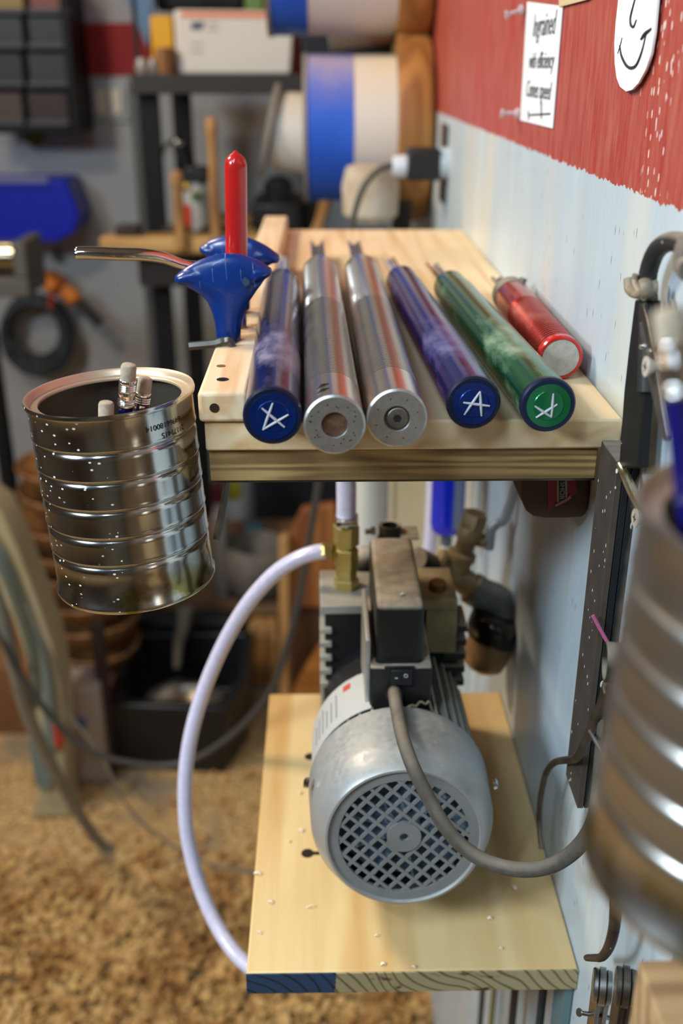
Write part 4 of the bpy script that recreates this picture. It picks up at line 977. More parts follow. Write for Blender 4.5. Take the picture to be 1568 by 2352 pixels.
b_ = NB(); a = at(1328, 2325, X=.139); b2 = at(1412, 2340, X=XW - .003); lathe(b_, [(.0022, 0), (.0024, .0008), (.0013, .0014), (.0013, (b2 - a).length)], a, b2 - a, 16); solo('nail', b_, steel, 'thin steel nail crossing the two jointed dividers', 'nail')
for i, (px, w_, lb_) in enumerate(((1104, .0022, 'grey'), (1124, .0020, 'olive'), (1177, .0030, 'dark brown'), (1241, .0032, 'black'))):
    b_ = NB(); p = at(px, 2330, X=XW - .012); cyl(b_, (p.x, p.y, .25), (p.x + (.004 if i == 1 else 0), p.y, ZL - .0208), w_ * p.y / .55, n=12)
    solo('thin_rod', b_, (cableg, mat('olive_rod', hexc('7c7340'), .5), mat('brown_rod', hexc('3a2c20'), .5), rope)[i], 'thin %s rod standing below the lower shelf' % lb_, 'rod', 'rods below the lower shelf')

# ============================================================ FARTHER ALONG THE RIGHT WALL
b_ = NB(); A = at(1022, 285, X=XW - .002); C_ = at(1022, 470, X=XW - .002); box(b_, (XW - .004, A.y - .03, C_.z), (XW - .0003, A.y + .03, A.z))
solo('wall_strip', b_, dark_steel, 'dark upright metal strip on the wall behind the black plug', 'strip')
pg = Thing('plug_adapter', 'black plug adapter with white collar on the wall in front of the drum disc', 'plug', at(970, 412, Y=1.42))
a = at(1008, 375, Y=1.42); c = at(934, 375, Y=1.42)
b_ = NB(); box(b_, (c.x, 1.40, at(970, 412, Y=1.42).z), (a.x, 1.445, at(970, 340, Y=1.42).z)); bx_ = pg.part('body', b_, black_plain, bevel=.003)
b_ = NB(); lathe(b_, [(.020, 0), (.020, .012)], V(a.x, 1.42, a.z), (1, 0, 0), 24); pg.part('wall_collar', b_, mat('socket_white', hexc('b9c2c6'), .5))
b_ = NB(); lathe(b_, [(.014, 0), (.015, .004), (.013, .019)], V(c.x, 1.42, c.z - .004), (-1, 0, 0), 24); pg.part('white_collar', b_, mat('collar_white', hexc('d5dbe0'), .4))
b_ = NB(); tube(b_, [at(905, 378, Y=1.42), at(870, 390, Y=1.42), at(838, 425, Y=1.42), at(818, 475, Y=1.42), at(806, 540, Y=1.42), at(800, 640, Y=1.42)], .0042, 12, 6); pg.part('cable', b_, cableg)

def drum(label, Yc, py_c, x_left, x_band, r, rd, disc_px=(925, 1004), tilt_=0, group='tube drums hung on the far wall'):
    zc = at(850, py_c, Y=Yc).z
    xl_ = at(x_left, py_c, Y=Yc - r * .7).x; xm = at(x_band, py_c, Y=Yc - r * .7).x
    xd = XW - .055
    t = Thing('tube_drum', label, 'drum', (XW, Yc, zc - r), None, group)
    b = NB(); lathe(b, [(r, 0), (r, xd - xl_)], (xl_, Yc, zc), (1, 0, 0), 64); tb = t.part('tube', b, cream, smooth=50)
    b = NB(); lathe(b, [(r + .001, 0), (r + .001, xm - xl_)], (xl_ + .001, Yc, zc), (1, 0, 0), 64, c0=False, c1=False); t.part('blue_band', b, blue_tape, tb, smooth=50)
    b = NB(); lathe(b, [(r * .9, 0), (r * 1.03, 0), (r * 1.03, .006), (r * 1.0, .006)], (xl_ - .004, Yc, zc), (1, 0, 0), 64, c1=False); t.part('rim', b, grey_rim, tb)
    b = NB(); lathe(b, [(rd, 0), (rd * 1.01, .004), (rd * 1.01, .042), (rd * .98, .050)], (xd, Yc, zc), (1, 0, 0), 72); t.part('wooden_disc', b, discwood)
    return t
drum('large cream tube drum with blue band and wooden disc, fully in view', 1.70, 296, 702, 810, .106, .137)
drum('cream and blue tube drum cut off by the top edge of the photo', 1.72, -100, 613, 703, .106, .118)
b_ = NB(); Yc = 2.12; zc = at(840, -40, Y=Yc).z; lathe(b_, [(.115, 0), (.115, .25), (.13, .25), (.13, .29)], (at(742, 0, Y=Yc).x, Yc, zc), (1, 0, .12), 48); solo('tube_drum', b_, cream, 'plain cream tube drum behind the one at the top edge', 'drum', 'tube drums hung on the far wall')
t = Thing('small_drum', 'small cream drum with grey lid tilted behind the large blue-banded drum', 'drum', at(665, 385, Y=1.95))
zc = at(665, 298, Y=1.95); b_ = NB(); lathe(b_, [(.064, 0), (.072, .14)], zc + V(-.028, 0, 0), (1, 0, -.12), 48); t.part('tube', b_, cream)
b_ = NB(); lathe(b_, [(.080, 0), (.080, .009)], zc + V(-.040, 0, 0), (1, 0, -.22), 48); t.part('lid', b_, grey_rim)
b_ = NB(); cyl(b_, (zc.x + .10, 1.95, zc.z), (XW - .0005, 1.95, zc.z), .02); t.part('mounting_arm', b_, discwood)
b_ = NB(); pslab(b_, 868, 130, 925, 152, 1.95, .2); solo('wood_offcut', b_, discwood, 'tan wood offcut behind the top of the large drum', 'wood')

# ============================================================ BACK LEFT: STEEL RACK
YR = 2.30
rk = Thing('steel_rack', 'black steel rack with posts and shelves at the back left', 'rack', at(345, 1500, Y=YR))
zt_b = at(345, 170, Y=YR).z; zb_b = at(345, 216, Y=YR).z; xl_ = at(300, 190, Y=YR).x; xr_ = at(985, 190, Y=YR).x
b_ = NB(); box(b_, (xl_, YR, zb_b), (xr_, YR + .035, zt_b)); rk.part('front_beam', b_, mat('dusty_beam', hexc('2e2a27'), .6), bevel=.002)
b_ = NB(); box(b_, (xl_, YR + .036, zb_b + .01), (xr_, YR + .45, zt_b - .012)); rk.part('top_shelf', b_, black_rack)
for (p0, p1, Y) in ((322, 366, YR + .036), (398, 440, YR + .42)):
    a = at(p0, 300, Y=Y).x; c = at(p1, 300, Y=Y).x; b_ = NB(); box(b_, (a, Y, 0), (c, Y + .03, zb_b + .009)); rk.part('post', b_, black_rack)
a = at(302, 300, Y=YR + .07).x; b_ = NB(); box(b_, (a, YR + .07, .2), (a + .018, YR + .09, zb_b + .009)); rk.part('side_brace', b_, mat('brace_grey', hexc('4c4a48'), .5))
zm = at(400, 542, Y=YR - .08).z
b_ = NB(); box(b_, (at(322, 600, Y=YR).x, YR - .03, zm - .115), (at(700, 600, Y=YR).x, YR + .44, zm - .048)); rk.part('middle_shelf', b_, mat('dusty_dark', hexc('302924'), .7))
zs3 = at(560, 1385, Y=YR - .1).z
b_ = NB(); box(b_, (at(340, 1400, Y=YR).x, YR - .1, zs3 - .03), (at(700, 1400, Y=YR).x, YR + .4, zs3)); rk.part('lower_shelf', b_, mat('dusty_board', hexc('6a4c38'), .7, 0, hexc('8a6a48'), 6))
b_ = NB(); box(b_, (at(232, 555, Y=YR - .08).x, YR - .10, zm - .035), (at(640, 555, Y=YR - .08).x, YR - .035, zm)); box(b_, (at(374, 555, Y=YR - .0).x, YR - .034, zm - .047), (at(690, 555, Y=YR).x, YR + .35, zm - .006))
solo('bench_board', b_, bench_wood, 'pale wooden board lying on the middle shelf of the rack', 'board', bevel=.006)
b_ = NB(); pslab(b_, 262, 520, 320, 541, YR - .09, .05); solo('dark_bar', b_, mat('dark_bar', hexc('3a2f2c'), .5, .3), 'dark metal bar on the left end of the wooden board', 'bar', bevel=.004)
b_ = NB(); pslab(b_, 372, 522, 520, 541, YR - .03, .04); solo('dark_bar', b_, mat('dark_bar2', hexc('39322f'), .5, .3), 'long dark metal bar lying behind the two upright wooden handles', 'bar', bevel=.004)
zbd = zm + .0005
for px0, px1, py, lb_ in ((475, 500, 266, 'tall upright wooden tool handle at the rack'), (397, 424, 388, 'shorter upright wooden tool handle with rounded top at the rack')):
    b_ = NB(); Yh = YR - .075; a = at((px0 + px1) / 2, py, Y=Yh); r = (px1 - px0) / 2 * (Yh * .95) / 2350; h = a.z - zbd
    lathe(b_, [(r * 1.1, -.02), (r, .03), (r * .85, h * .6), (r * .9, h * .85), (r * 1.12, h - .03), (r * 1.05, h - .008), (r * .6, h)], (a.x, Yh - .035, zbd), (0, 0, 1), 24); solo('tool_handle', b_, tanwood, lb_, 'tool handle', smooth=60)
bt_ = Thing('spray_bottle', 'grey white bottle with red and green label between the wooden handles', 'bottle', (at(452, 500, Y=YR - .01).x, YR + .0, zbd))
x = at(452, 500, Y=YR).x; h = at(452, 432, Y=YR).z - zbd
b_ = NB(); lathe(b_, [(.030, 0), (.031, .01), (.031, h - .02), (.024, h), (.012, h + .012)], (x, YR, zbd), (0, 0, 1), 32); bo = bt_.part('bottle_body', b_, mat('bottle_grey', hexc('a9aaa8'), .4))
b_ = NB(); box(b_, (x - .028, YR - .036, h * .15 + zbd), (x - .010, YR - .026, h * .65 + zbd)); bt_.part('red_label', b_, mat('bottle_red', hexc('d0401e'), .5), bo)
b_ = NB(); box(b_, (x - .006, YR - .036, h * .78 + zbd), (x + .018, YR - .026, h * .92 + zbd)); bt_.part('green_label', b_, mat('bottle_green', hexc('4d7a4a'), .5), bo)
b_ = NB(); box(b_, (x - .02, YR - .02, zbd + h + .013), (x + .030, YR + .02, zbd + h + .045)); cyl(b_, (x, YR, zbd + h + .01), (x, YR, zbd + h + .02), .012); bt_.part('spray_head', b_, black_plain, bevel=.006)
lp = Thing('gooseneck_lamp', 'black gooseneck lamp with round silver joint behind the wooden handles', 'lamp', at(440, 520, Y=YR + .2))
b_ = NB(); tube(b_, [at(366, 420, Y=YR + .2), at(368, 370, Y=YR + .2), at(380, 335, Y=YR + .2), at(402, 322, Y=YR + .2)], .005, 10, 6); lp.part('neck', b_, cableg)
b_ = NB(); tube(b_, [at(408, 330, Y=YR + .2), at(425, 370, Y=YR + .2), at(445, 410, Y=YR + .2), at(455, 430, Y=YR + .2)], lambda u_: .014 + .014 * u_, 16, 5); lp.part('shade', b_, black_plain)
b_ = NB(); bmesh.ops.create_icosphere(b_, subdivisions=3, radius=.012, matrix=Matrix.Translation(at(409, 328, Y=YR + .185))); lp.part('joint', b_, chrome)
b_ = NB(); bmesh.ops.create_icosphere(b_, subdivisions=3, radius=.010, matrix=Matrix.Translation(at(430, 430, Y=YR - .06))); solo('brass_ball', b_, brass, 'small shiny brass ball beside the shorter wooden handle', 'ball')
b_ = NB(); box(b_, (at(578, 500, Y=YR).x, YR - .02, zbd), (at(690, 500, Y=YR).x, YR + .18, at(600, 462, Y=YR).z)); lathe(b_, [(.03, 0), (.034, .05), (.02, .07)], at(640, 480, Y=YR + .05), (0, 0, 1), 20); solo('black_case', b_, black_plain, 'low black case on the rack left of the drum', 'case', bevel=.01)
b_ = NB(); pslab(b_, 690, 470, 745, 560, YR + .1, .2); solo('grey_case', b_, mat('dark_case', hexc('2c2f32'), .5), 'dark grey case behind the wooden mallet below the blue band', 'case', bevel=.01)
b_ = NB(); tube(b_, [at(752, 440, Y=2.24), at(744, 480, Y=2.24), at(732, 520, Y=2.24), V(at(727, 541, Y=2.24).x, 2.24, zbd)], lambda u_: .017 - .005 * math.sin(PI * u_), 16, 5); solo('wooden_mallet', b_, tanwood, 'turned wooden handle standing below the blue band of the drum', 'mallet')
b_ = NB(); c = at(850, 500, Y=1.55); lathe(b_, [(.030, 0), (.040, .01), (.042, .05), (.036, .075), (.030, .078)], V(c.x, 1.55, 1.19), (0, 0, 1), 32); solo('rolled_bag', b_, mat('canvas_roll', hexc('a8967c'), .8, 0, hexc('d0c4b0'), 14, bmp=.5), 'crumpled canvas-coloured roll behind the shelf end', 'roll')
b_ = NB(); pslab(b_, 905, 455, 942, 560, 1.60, .05); solo('dark_block', b_, mat('block_dark', hexc('2a2422'), .6), 'dark upright block beside the canvas-coloured roll', 'block')
b_ = NB(); pslab(b_, 560, 560, 1000, 1400, 2.80, .05); solo('dark_cloth', b_, mat('dark_backing', hexc('1c1c1e'), .9), 'dark panel standing behind the rack', 'panel')

# on top of the rack
bx = Thing('cardboard_box', 'white mailing box with orange stripe on top of the steel rack', 'box', at(540, 170, Y=YR + .04))
ou = [(398, 22), (676, 25), (668, 172), (406, 170)]
b_ = NB(); prism(b_, polyY(ou, YR + .037), (0, .26, 0)); cb_ = bx.part('carton', b_, white_card, bevel=.006)
b_ = NB(); prism(b_, polyY([(416, 26), (612, 28), (612, 41), (416, 40)], YR + .0355), (0, .001, 0)); bx.part('orange_stripe', b_, mat('stripe_orange', hexc('dd8a68'), .7), cb_)
b_ = NB(); prism(b_, polyY([(440, 50), (470, 50), (464, 68), (438, 68)], YR + .0355), (0, .001, 0)); bx.part('printed_mark', b_, mat('mark_blue', hexc('55586e'), .7), cb_)
for yy in (52, 66, 98, 116):
    b_ = NB(); prism(b_, polyY([(438 if yy > 90 else 476, yy), (466 if yy > 90 else 500, yy), (466 if yy > 90 else 500, yy + 4), (438 if yy > 90 else 476, yy + 4)], YR + .0355), (0, .001, 0)); bx.part('printed_line', b_, mat('mark_grey', hexc('a39d94'), .7), cb_)
b_ = NB(); pslab(b_, 343, 36, 402, 175, YR + .05, .12); solo('yellow_box', b_, yellow_m, 'yellow box next to the white mailing box', 'box', bevel=.004)
b_ = NB(); c = at(385, 170, Y=YR + .045); lathe(b_, [(.016, 0), (.020, .04), (.019, .05)], (c.x, YR + .02, zt_b), (0, 0, 1), 20); solo('wooden_cup', b_, bowlwood, 'small brown cup in front of the yellow box', 'cup')
for i, (px, cc_) in enumerate(((325, 'a39c94'), (352, '8f877c'))):
    b_ = NB(); c = at(px, 150, Y=YR + .02); lathe(b_, [(.010, 0), (.014, .012), (.009, .03)], (c.x, YR + .02, zt_b), (0, 0, 1), 16); solo('small_jar', b_, mat('jar%d' % i, hexc(cc_), .3, .3), 'small shiny jar on the left end of the rack, %s' % ('at the very corner' if i == 0 else 'next to the brown cup'), 'jar', 'small jars on the rack')
b_ = NB(); a = at(297, 100, Y=YR + .01); cyl(b_, (a.x, YR + .10, zt_b - .02), (a.x, YR + .10, 1.9), .0055, n=12); solo('dark_pole', b_, black_plain, 'thin dark upright pole at the left end of the rack', 'pole')
b_ = NB(); prism(b_, polyY([(270, -40), (318, 60), (338, 110), (352, 20), (352, -40)], YR + .30), (0, .03, 0)); solo('blue_sheet', b_, mat('blue_film', hexc('5f7d9c'), .3), 'pale blue plastic sheet hanging behind the dark pole', 'sheet')
b_ = NB(); box(b_, (at(684, 100, Y=YR + .06).x, YR + .06, zt_b + .0), (at(930, 100, Y=YR + .06).x, YR + .36, at(700, 40, Y=YR + .06).z)); solo('black_crate', b_, black_plain, 'large black crate behind the big drum', 'crate', bevel=.01)
b_ = NB(); pslab(b_, 560, -30, 610, 30, YR + .1, .05); solo('green_bottle', b_, mat('leaf_green', hexc('5f7a3a'), .4), 'green container behind the white mailing box', 'container', bevel=.01)
b_ = NB(); pslab(b_, 352, -60, 560, 26, YR + .35, .05); solo('dark_crate', b_, black_rack, 'dark crate behind the yellow box at the top edge', 'crate', bevel=.01)

# ============================================================ BACK WALL, LEFT
cbn = Thing('drawer_cabinet', 'black small-parts drawer cabinet on the wall at the top left', 'cabinet', at(90, 308, Y=2.84))
b_ = NB()
A = at(-60, -60, Y=2.84); C_ = at(188, 305, Y=2.84); xw = at(168, 300, Y=2.84).x
box(b_, (A.x, 2.86, C_.z), (C_.x, 2.999, A.z)); box(b_, (xw, 2.82, C_.z), (C_.x, 2.86, A.z)); box(b_, (A.x, 2.82, C_.z), (xw, 2.86, at(90, 290, Y=2.84).z)); cbn.part('cabinet_body', b_, black_rack, bevel=.004)
cols = [(-60, 56), (62, 160)]; rws = [(-45, 28, '94741c', '7c3418'), (38, 108, '24241c', '1c1c1c'), (122, 196, '242220', '2c2825'), (212, 285, '4a3c30', '34221e')]
for j, (ya, yb2, k0, k1) in enumerate(rws):
    for i, (xa_, xb2) in enumerate(cols):
        b_ = NB(); pslab(b_, xa_, ya, xb2, yb2, 2.835, .02); dr = cbn.part('drawer', b_, mat('drawer_%d%d' % (j, i), hexc((k0, k1)[i]), .4), bevel=.002)
        b_ = NB(); pslab(b_, xa_ + 1, yb2 - 9, xb2 - 1, yb2 + 3, 2.822, .013); cbn.part('drawer_lip', b_, mat('lip_grey%d%d' % (j, i), hexc('45474c'), .5), dr)
b_ = NB(); prism(b_, polyY([(48, 300), (108, 300), (96, 328), (80, 338), (62, 326)], 2.985), (0, .012, 0)); solo('yellow_tag', b_, mat('olive_tag', hexc('6e6c10'), .7), 'olive yellow tag hanging below the drawer cabinet', 'tag')
otl = Thing('wall_outlet', 'grey double power outlet below the red stripe on the back wall', 'outlet', at(255, 280, Y=2.99))
b_ = NB(); pslab(b_, 208, 184, 299, 279, 2.988, .011); pl_ = otl.part('cover_plate', b_, mat('plate_grey', hexc('a6a8a6'), .3, .3), bevel=.002)
for xx in (232, 268):
    b_ = NB(); pslab(b_, xx - 14, 205, xx + 14, 262, 2.978, .011); otl.part('socket', b_, mat('socket_ivory', hexc('d8ccb6'), .35), pl_, bevel=.003)
bb1 = Thing('storage_bin', 'bright blue plastic storage bin mounted on the back wall', 'bin', at(90, 558, Y=2.85))
b_ = NB(); prism(b_, polyY([(-80, 412), (150, 412), (181, 490), (172, 532), (130, 556), (-80, 556)], 2.84), (0, .155, 0)); bn = bb1.part('bin_body', b_, blue_far, bevel=.006)
b_ = NB(); pslab(b_, -80, 406, 110, 420, 2.832, .01); bb1.part('label_edge', b_, mat('edge_lilac', hexc('6f74a0'), .5), bn)
b_ = NB(); pslab(b_, -80, 430, 120, 434, 2.836, .006); bb1.part('rib', b_, mat('rib_blue', hexc('081896'), .4), bn)
sx_ = Thing('steel_cylinder', 'shiny horizontal steel cylinder at the left edge below the blue bin', 'cylinder', at(20, 640, Y=2.2))
c = at(40, 590, Y=2.2); b_ = NB(); cyl(b_, c + V(-.25, 0, 0), c, .034, n=32); sx_.part('barrel', b_, mat('nickel', hexc('9a8f7a'), .16, 1))
b_ = NB(); box(b_, c + V(-.25, -.05, -.075), c + V(.030, .10, -.036)); box(b_, c + V(.001, -.045, -.036), c + V(.030, .10, .036)); sx_.part('casting', b_, mat('casting_grey', hexc('57544e'), .5), bevel=.004)
b_ = NB(); box(b_, c + V(-.05, .05, -1.55 + 0), c + V(-.02, .08, -.07)) if False else cyl(b_, (c.x - .1, 2.25, 0), (c.x - .1, 2.25, c.z - .06), .02); sx_.part('stand', b_, black_rack)
cl = Thing('coiled_cable', 'thick coil of black cable hanging on the grey back wall', 'cable', at(88, 850, Y=2.95))
b_ = NB(); random.seed(5); cc = at(88, 758, Y=2.95); Rm = 68 * 2.9 / 2350
for k_ in range(7):
    ps = []; ph = random.uniform(0, 6); e = random.uniform(.88, 1.1)
    for i in range(25): th = 2 * PI * i / 24; ps.append(cc + V(math.cos(th + ph) * Rm * e * 1.02, random.uniform(-.004, .004) - .006 * k_, math.sin(th + ph) * Rm * e * 1.1 + .004 * k_ * math.sin(k_)))
    tube(b_, ps, .013, 10, 3)
cl.part('coil', b_, rope)
b_ = NB(); tube(b_, [at(180, 690, Y=2.9), at(200, 712, Y=2.9), at(232, 745, Y=2.9)], .017, 12, 4); cl.part('plug_end', b_, mat('plug_dark', hexc('33302a'), .6))
b_ = NB(); tube(b_, [at(96, 635, Y=2.9), at(118, 655, Y=2.89), at(128, 668, Y=2.88)], .022, 12, 4); tube(b_, [at(150, 668, Y=2.9), at(165, 680, Y=2.89), at(172, 695, Y=2.88)], .022, 12, 4); cl.part('orange_clip', b_, orange)
b_ = NB(); tube(b_, [at(104, 640, Y=2.93), at(126, 640, Y=2.93), at(145, 655, Y=2.93)], .022, 12, 4); cl.part('orange_strap', b_, mat('brown_orange', hexc('8a4c20'), .7))
b_ = NB(); tube(b_, [at(120, 668, Y=2.87), at(118, 690, Y=2.87), at(115, 708, Y=2.87)], .007, 10, 4); cl.part('red_tab', b_, mat('tab_red', hexc('9a2c1c'), .6))
b_ = NB(); cyl(b_, at(128, 570, Y=2.97), at(130, 600, Y=2.97), .008); solo('wall_hook', b_, black_plain, 'small dark hook on the back wall above the cable coil', 'hook')

# ============================================================ LOWER LEFT
random.seed(11)
zb0 = None
for i in range(8):
    cx_ = 165 + i * 8; cy = 1075 + i * 58; r = (.115, .120, .140, .128, .118, .110, .108, .100)[i]
    c = at(cx_, cy, Y=2.02); b_ = NB()
    lathe(b_, [(r * .35, -.045), (r * .62, -.038), (r * .88, -.012), (r, .014), (r * .97, .018), (r * .90, .008), (r * .6, -.026), (.002, -.036)], c, (random.uniform(-.05, .05), random.uniform(-.05, .05), 1), 48, c1=False)
    solo('wooden_bowl', b_, bowlwood, 'turned wooden bowl, %s of the stack of bowls behind the left can' % ('topmost', 'second from the top', 'third from the top', 'fourth from the top', 'fourth from the bottom', 'third from the bottom', 'second from the bottom', 'lowest')[i], 'bowl', 'stacked wooden bowls', smooth=60)
zc_ = at(165 + 56, 1075 + 406, Y=2.02).z - .047
b_ = NB(); box(b_, (at(120, 1600, Y=1.86).x, 1.86, 0.0), (at(258, 1600, Y=1.86).x, 2.20, zc_)); solo('wooden_box', b_, mat('peach_ply', hexc('9a6f50'), .8, 0, hexc('8a6044'), 5), 'peach-brown plywood box under the stack of bowls', 'box', bevel=.004)
ct = Thing('carton', 'white printed carton standing on the floor behind the cream machine leg', 'carton', at(205, 1815, Y=1.765))
b_ = NB(); box(b_, (at(150, 1700, Y=1.765).x, 1.765, .001), (at(236, 1700, Y=1.765).x, 1.855, at(200, 1585, Y=1.765).z)); ca_ = ct.part('box', b_, mat('carton_white', hexc('a8988c'), .8), bevel=.006)
b_ = NB(); pslab(b_, 168, 1650, 200, 1668, 1.762, .002); pslab(b_, 180, 1664, 192, 1680, 1.762, .002); ct.part('blue_print', b_, mat('print_blue', hexc('5a6a98'), .7), ca_)
b_ = NB(); pslab(b_, 160, 1792, 232, 1797, 1.762, .002); ct.part('bottom_strip', b_, mat('print_tan', hexc('8f7a5c'), .7), ca_)
# cream cast machine leg
lg = Thing('machine_leg', 'curved cream-painted cast machine leg at the left edge', 'machine leg', at(120, 1880, Y=1.66))
o1 = [(-60, 1130), (0, 1175), (40, 1260), (85, 1380), (120, 1480), (140, 1580), (150, 1700), (152, 1840), (166, 1878), (70, 1878), (86, 1830), (88, 1700), (78, 1600), (55, 1500), (20, 1400), (-60, 1280)]
b_ = NB(); prism(b_, polyY(o1, 1.66), (0, .09, 0)); le = lg.part('leg', b_, legcream, bevel=.006)
b_ = NB(); tube(b_, [at(x, y, Y=1.65) for x, y in ((-40, 1215), (0, 1275), (40, 1370), (80, 1480), (105, 1560), (115, 1660), (118, 1720))], .012, 12, 5, flat=.6); lg.part('grey_ridge', b_, leggreen, le)
b_ = NB(); prism(b_, polyY([(66, 1700), (108, 1710), (118, 1808), (96, 1818), (80, 1800)], 1.645), (0, .02, 0)); lg.part('grey_foot_plate', b_, leggreen, le)
b_ = NB(); box(b_, (at(-120, 1700, Y=1.95).x, 1.95, 0), (at(110, 1700, Y=1.95).x, 2.2, at(50, 1530, Y=1.95).z)); solo('wooden_crate', b_, mat('crate_brown', hexc('8a5c34'), .8, 0, hexc('6e472a'), 6), 'brown wooden crate behind the cream machine leg', 'crate', bevel=.004)
b_ = NB(); tube(b_, [at(x, y, Y=Y) for x, y, Y in ((-40, 1290, 1.3), (0, 1400, 1.3), (30, 1520, 1.32), (60, 1630, 1.36), (110, 1740, 1.42), (170, 1850, 1.5), (225, 1930, 1.555), (258, 1956, 1.57))], .0105, 14, 6); solo('grey_hose', b_, hoseg, 'thick grey hose slanting across the left side down to the floor', 'hose')
b_ = NB(); tube(b_, [at(x, y, Y=Y) for x, y, Y in ((-30, 1250, 1.25), (10, 1310, 1.25), (45, 1400, 1.28), (75, 1500, 1.32), (82, 1600, 1.36), (60, 1640, 1.4))], .0085, 12, 6); solo('green_grey_hose', b_, mat('hose_green', hexc('6c7568'), .4), 'greenish grey hose curving beside the cream machine leg', 'hose')
b_ = NB(); tube(b_, [at(x, y, Y=1.30) for x, y in ((-30, 1400), (0, 1455), (40, 1540), (100, 1625), (165, 1695), (225, 1733), (300, 1752), (380, 1758), (450, 1742), (530, 1690), (590, 1630), (630, 1570), (660, 1480), (685, 1380), (705, 1270), (722, 1170), (735, 1080))], .0052, 12, 6); solo('hanging_cable', b_, mat('cable_dark', hexc('3f3a35'), .5), 'dark cable sagging in a long loop across the lower left', 'cable')
b_ = NB(); tube(b_, [at(x, y, Y=1.40) for x, y in ((60, 1390), (100, 1470), (140, 1560), (160, 1640), (215, 1710), (250, 1770), (290, 1850), (350, 1910), (420, 1955), (500, 1990), (620, 2010))], .0028, 10, 6); solo('extension_cord', b_, mat('cord_tan', hexc('7d7264'), .6), 'thin tan cord trailing down from the left over the floor', 'cord')
b_ = NB(); bmesh.ops.create_icosphere(b_, subdivisions=2, radius=.010, matrix=Matrix.Translation(at(132, 1668, Y=1.62))); cyl(b_, at(134, 1680, Y=1.62), at(136, 1712, Y=1.62), .009, n=12); lg.part('adjusting_knob', b_, mat('knob_red', hexc('b03a24'), .4), label='red knob')
# black tub with a dish and a brush
tb = Thing('black_tub', 'black plastic tub on the floor holding a round metal dish', 'tub', at(410, 1755, Z=0))
xA, xB_ = at(262, 1740, Y=1.80).x, at(556, 1740, Y=1.80).x; zr = at(410, 1625, Y=1.79).z
b_ = NB(); pr_ = [(xA, 1.82), (xB_ - .04, 1.80), (xB_, 1.90), (xB_, 2.10), (xA, 2.10)]
A_ = [b_.verts.new((x * 1.0 + .0, y, .001)) for x, y in pr_]; B_ = [b_.verts.new((x + (-.01 if x < -.3 else .01), y - (.015 if y < 1.9 else 0), zr)) for x, y in pr_]
C2 = [b_.verts.new(((x - (xA + xB_) / 2) * .93 + (xA + xB_) / 2, (y - 1.95) * .93 + 1.95, zr)) for x, y in pr_]; D2 = [b_.verts.new(((x - (xA + xB_) / 2) * .86 + (xA + xB_) / 2, (y - 1.95) * .86 + 1.95, .03)) for x, y in pr_]
for P1, P2 in ((A_, B_), (B_, C2), (C2, D2)):
    for k in range(5): b_.faces.new((P1[k], P1[(k + 1) % 5], P2[(k + 1) % 5], P2[k]))
b_.faces.new(A_[::-1]); b_.faces.new(D2); tb.part('tub_body', b_, mat('tub_black', hexc('16171a'), .4), bevel=.006)
ds = at(420, 1625, Y=1.95); b_ = NB(); lathe(b_, [(.03, 0), (.085, .008), (.095, .03), (.090, .031), (.078, .012), (.002, .006)], ds + V(0, 0, -.03), (.05, -.25, 1), 40, c1=False); solo('metal_dish', b_, mat('dish_metal', hexc('b5aca0'), .28, .9, hexc('6a6158'), 14), 'round shiny metal dish lying in the black tub', 'dish', smooth=60)
b_ = NB(); box(b_, (at(268, 1500, Y=2.16).x, 2.13, 0), (at(566, 1500, Y=2.16).x, 2.19, at(400, 1412, Y=2.16).z)); solo('upright_board', b_, mat('panel_black', hexc('1a1c1e'), .6), 'black upright board behind the black tub', 'board', bevel=.01)
b_ = NB(); tube(b_, [at(424, 1395, Y=2.05), at(420, 1440, Y=2.04), at(410, 1480, Y=2.03), at(406, 1535, Y=2.0)], lambda u_: .020 - .012 * u_, 16, 5); solo('brush_handle', b_, mat('handle_grey', hexc('625c54'), .5), 'grey handle standing up out of the black tub', 'handle')
b_ = NB(); box(b_, (at(238, 1700, Y=1.81).x, 1.80, 0), (at(262, 1700, Y=1.81).x, 1.83, at(250, 1430, Y=1.81).z)); solo('dark_board', b_, mat('maroon_dark', hexc('3a2c2c'), .6), 'dark maroon board between the plywood box and black tub', 'board')
# behind: bags, crate frame
b_ = NB(); c = at(580, 1385, Y=2.05); lathe(b_, [(.06, -.0), (.085, .03), (.090, .09), (.082, .13), (.070, .135), (.062, .10), (.05, .07)], V(c.x, 2.26, zs3), (0, 0, 1), 40); solo('crumpled_sack', b_, bagm, 'crumpled grey sack on the lower shelf of the rack', 'sack', smooth=60)
b_ = NB(); pslab(b_, 484, 1185, 526, 1384, 2.22, .06); solo('grey_carton', b_, mat('carton_grey', hexc('6d6862'), .7), 'pale grey upright carton left of the crumpled sack', 'carton', bevel=.006)
b_ = NB(); pslab(b_, 560, 1215, 605, 1290, 2.5, .05); solo('teal_tin', b_, mat('teal_tin', hexc('255a6c'), .4), 'small teal tin behind the crumpled sack', 'tin', bevel=.004)
b_ = NB(); pslab(b_, 515, 1112, 552, 1150, 2.5, .05); solo('yellow_tin', b_, mat('yellow_tin', hexc('8a8414'), .5), 'small yellow tin high behind the crumpled sack', 'tin', bevel=.004)
b_ = NB(); pslab(b_, 486, 1115, 512, 1160, 2.5, .05); solo('red_tin', b_, mat('red_tin', hexc('6a2028'), .5), 'small dark red tin beside the yellow tin', 'tin', bevel=.004)
cr = Thing('slanted_wood_rack', 'orange-brown wooden rack with slanted sides behind the hose', 'wooden rack', at(690, 1600, Y=1.92))
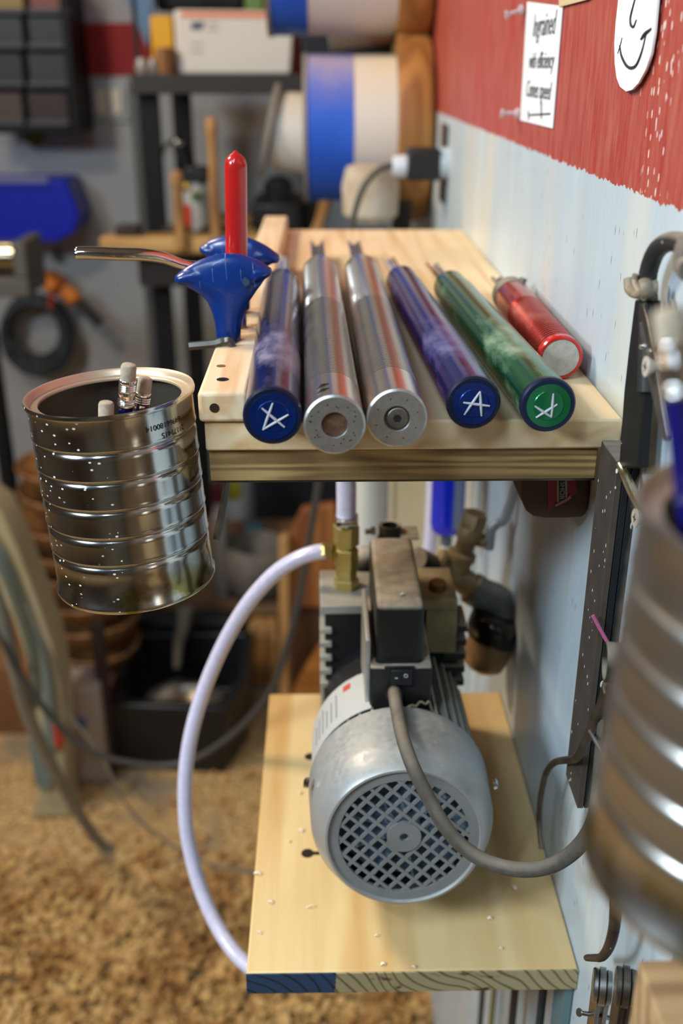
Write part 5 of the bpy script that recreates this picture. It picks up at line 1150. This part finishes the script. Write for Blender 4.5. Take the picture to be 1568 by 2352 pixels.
b_ = NB(); prism(b_, polyY([(660, 1240), (695, 1172), (770, 1162), (770, 1395), (658, 1395)], 1.95), (0, .03, 0)); cr.part('upper_panel', b_, orangewood, bevel=.003)
b_ = NB(); prism(b_, polyY([(640, 1240), (662, 1232), (664, 1640), (642, 1640)], 1.92), (0, .03, 0)); cr.part('post', b_, tanwood, bevel=.003)
b_ = NB(); prism(b_, polyY([(664, 1595), (770, 1440), (770, 1640), (664, 1640)], 1.93), (0, .03, 0)); cr.part('lower_panel', b_, wood('orange_light_wood', hexc('b4722c'), hexc('8f5520'), 'X', 6), bevel=.003)
b_ = NB(); prism(b_, polyY([(664, 1395), (770, 1395), (770, 1440), (664, 1590)], 1.99), (0, .02, 0)); cr.part('back_panel', b_, mat('shade_brown', hexc('5a3a22'), .8), bevel=.002)
b_ = NB(); box(b_, (at(640, 1640, Y=1.92).x, 1.921, 0), (at(662, 1640, Y=1.92).x, 1.949, at(650, 1641, Y=1.92).z)); cr.part('post_base', b_, tanwood)
b_ = NB(); pslab(b_, 570, 1440, 640, 1600, 2.15, .05); solo('wood_plank', b_, tanwood, 'tan plank standing behind the black tub', 'plank', bevel=.003)

# ============================================================ SHAVINGS ON THE FLOOR
random.seed(21)
b_ = NB()
def flake(c, s, w_, yaw_, pitch_, curl):
    u = V(math.cos(yaw_) * math.cos(pitch_), math.sin(yaw_) * math.cos(pitch_), math.sin(pitch_)); v = V(-math.sin(yaw_), math.cos(yaw_), random.uniform(-.6, .6)).normalized(); n_ = u.cross(v)
    prev = None
    for i in range(5):
        th = curl * (i / 4 - .5); R_ = s / max(curl, .2)
        p = c + u * (math.sin(th) * R_) + n_ * (R_ * (1 - math.cos(th)))
        a = b_.verts.new(p - v * w_ / 2); d = b_.verts.new(p + v * w_ / 2)
        if prev: b_.faces.new((prev[0], a, d, prev[1]))
        prev = (a, d)
n_ = 0
while n_ < 9000:
    x = random.uniform(-.80, .22); y = random.uniform(1.05, 1.95)
    den = min(1, max(0, (1.60 - y) / .30)); den = max(den, .04 if y < 1.8 else .02)
    if random.random() > den: n_ += .25; continue
    hgt = .022 * den * (.4 + .6 * math.sin(x * 9 + y * 5) ** 2)
    s = random.uniform(.008, .028); flake(V(x, y, random.uniform(.002, .006 + hgt)), s, s * random.uniform(.3, .7), random.uniform(0, 6.28), random.uniform(-.5, .5), random.uniform(.3, 3.6)); n_ += 1
o = solo('wood_shavings', b_, chip_ms, 'layer of tan curled wood shavings covering the workshop floor', 'wood shavings', kind='stuff', smooth=180)
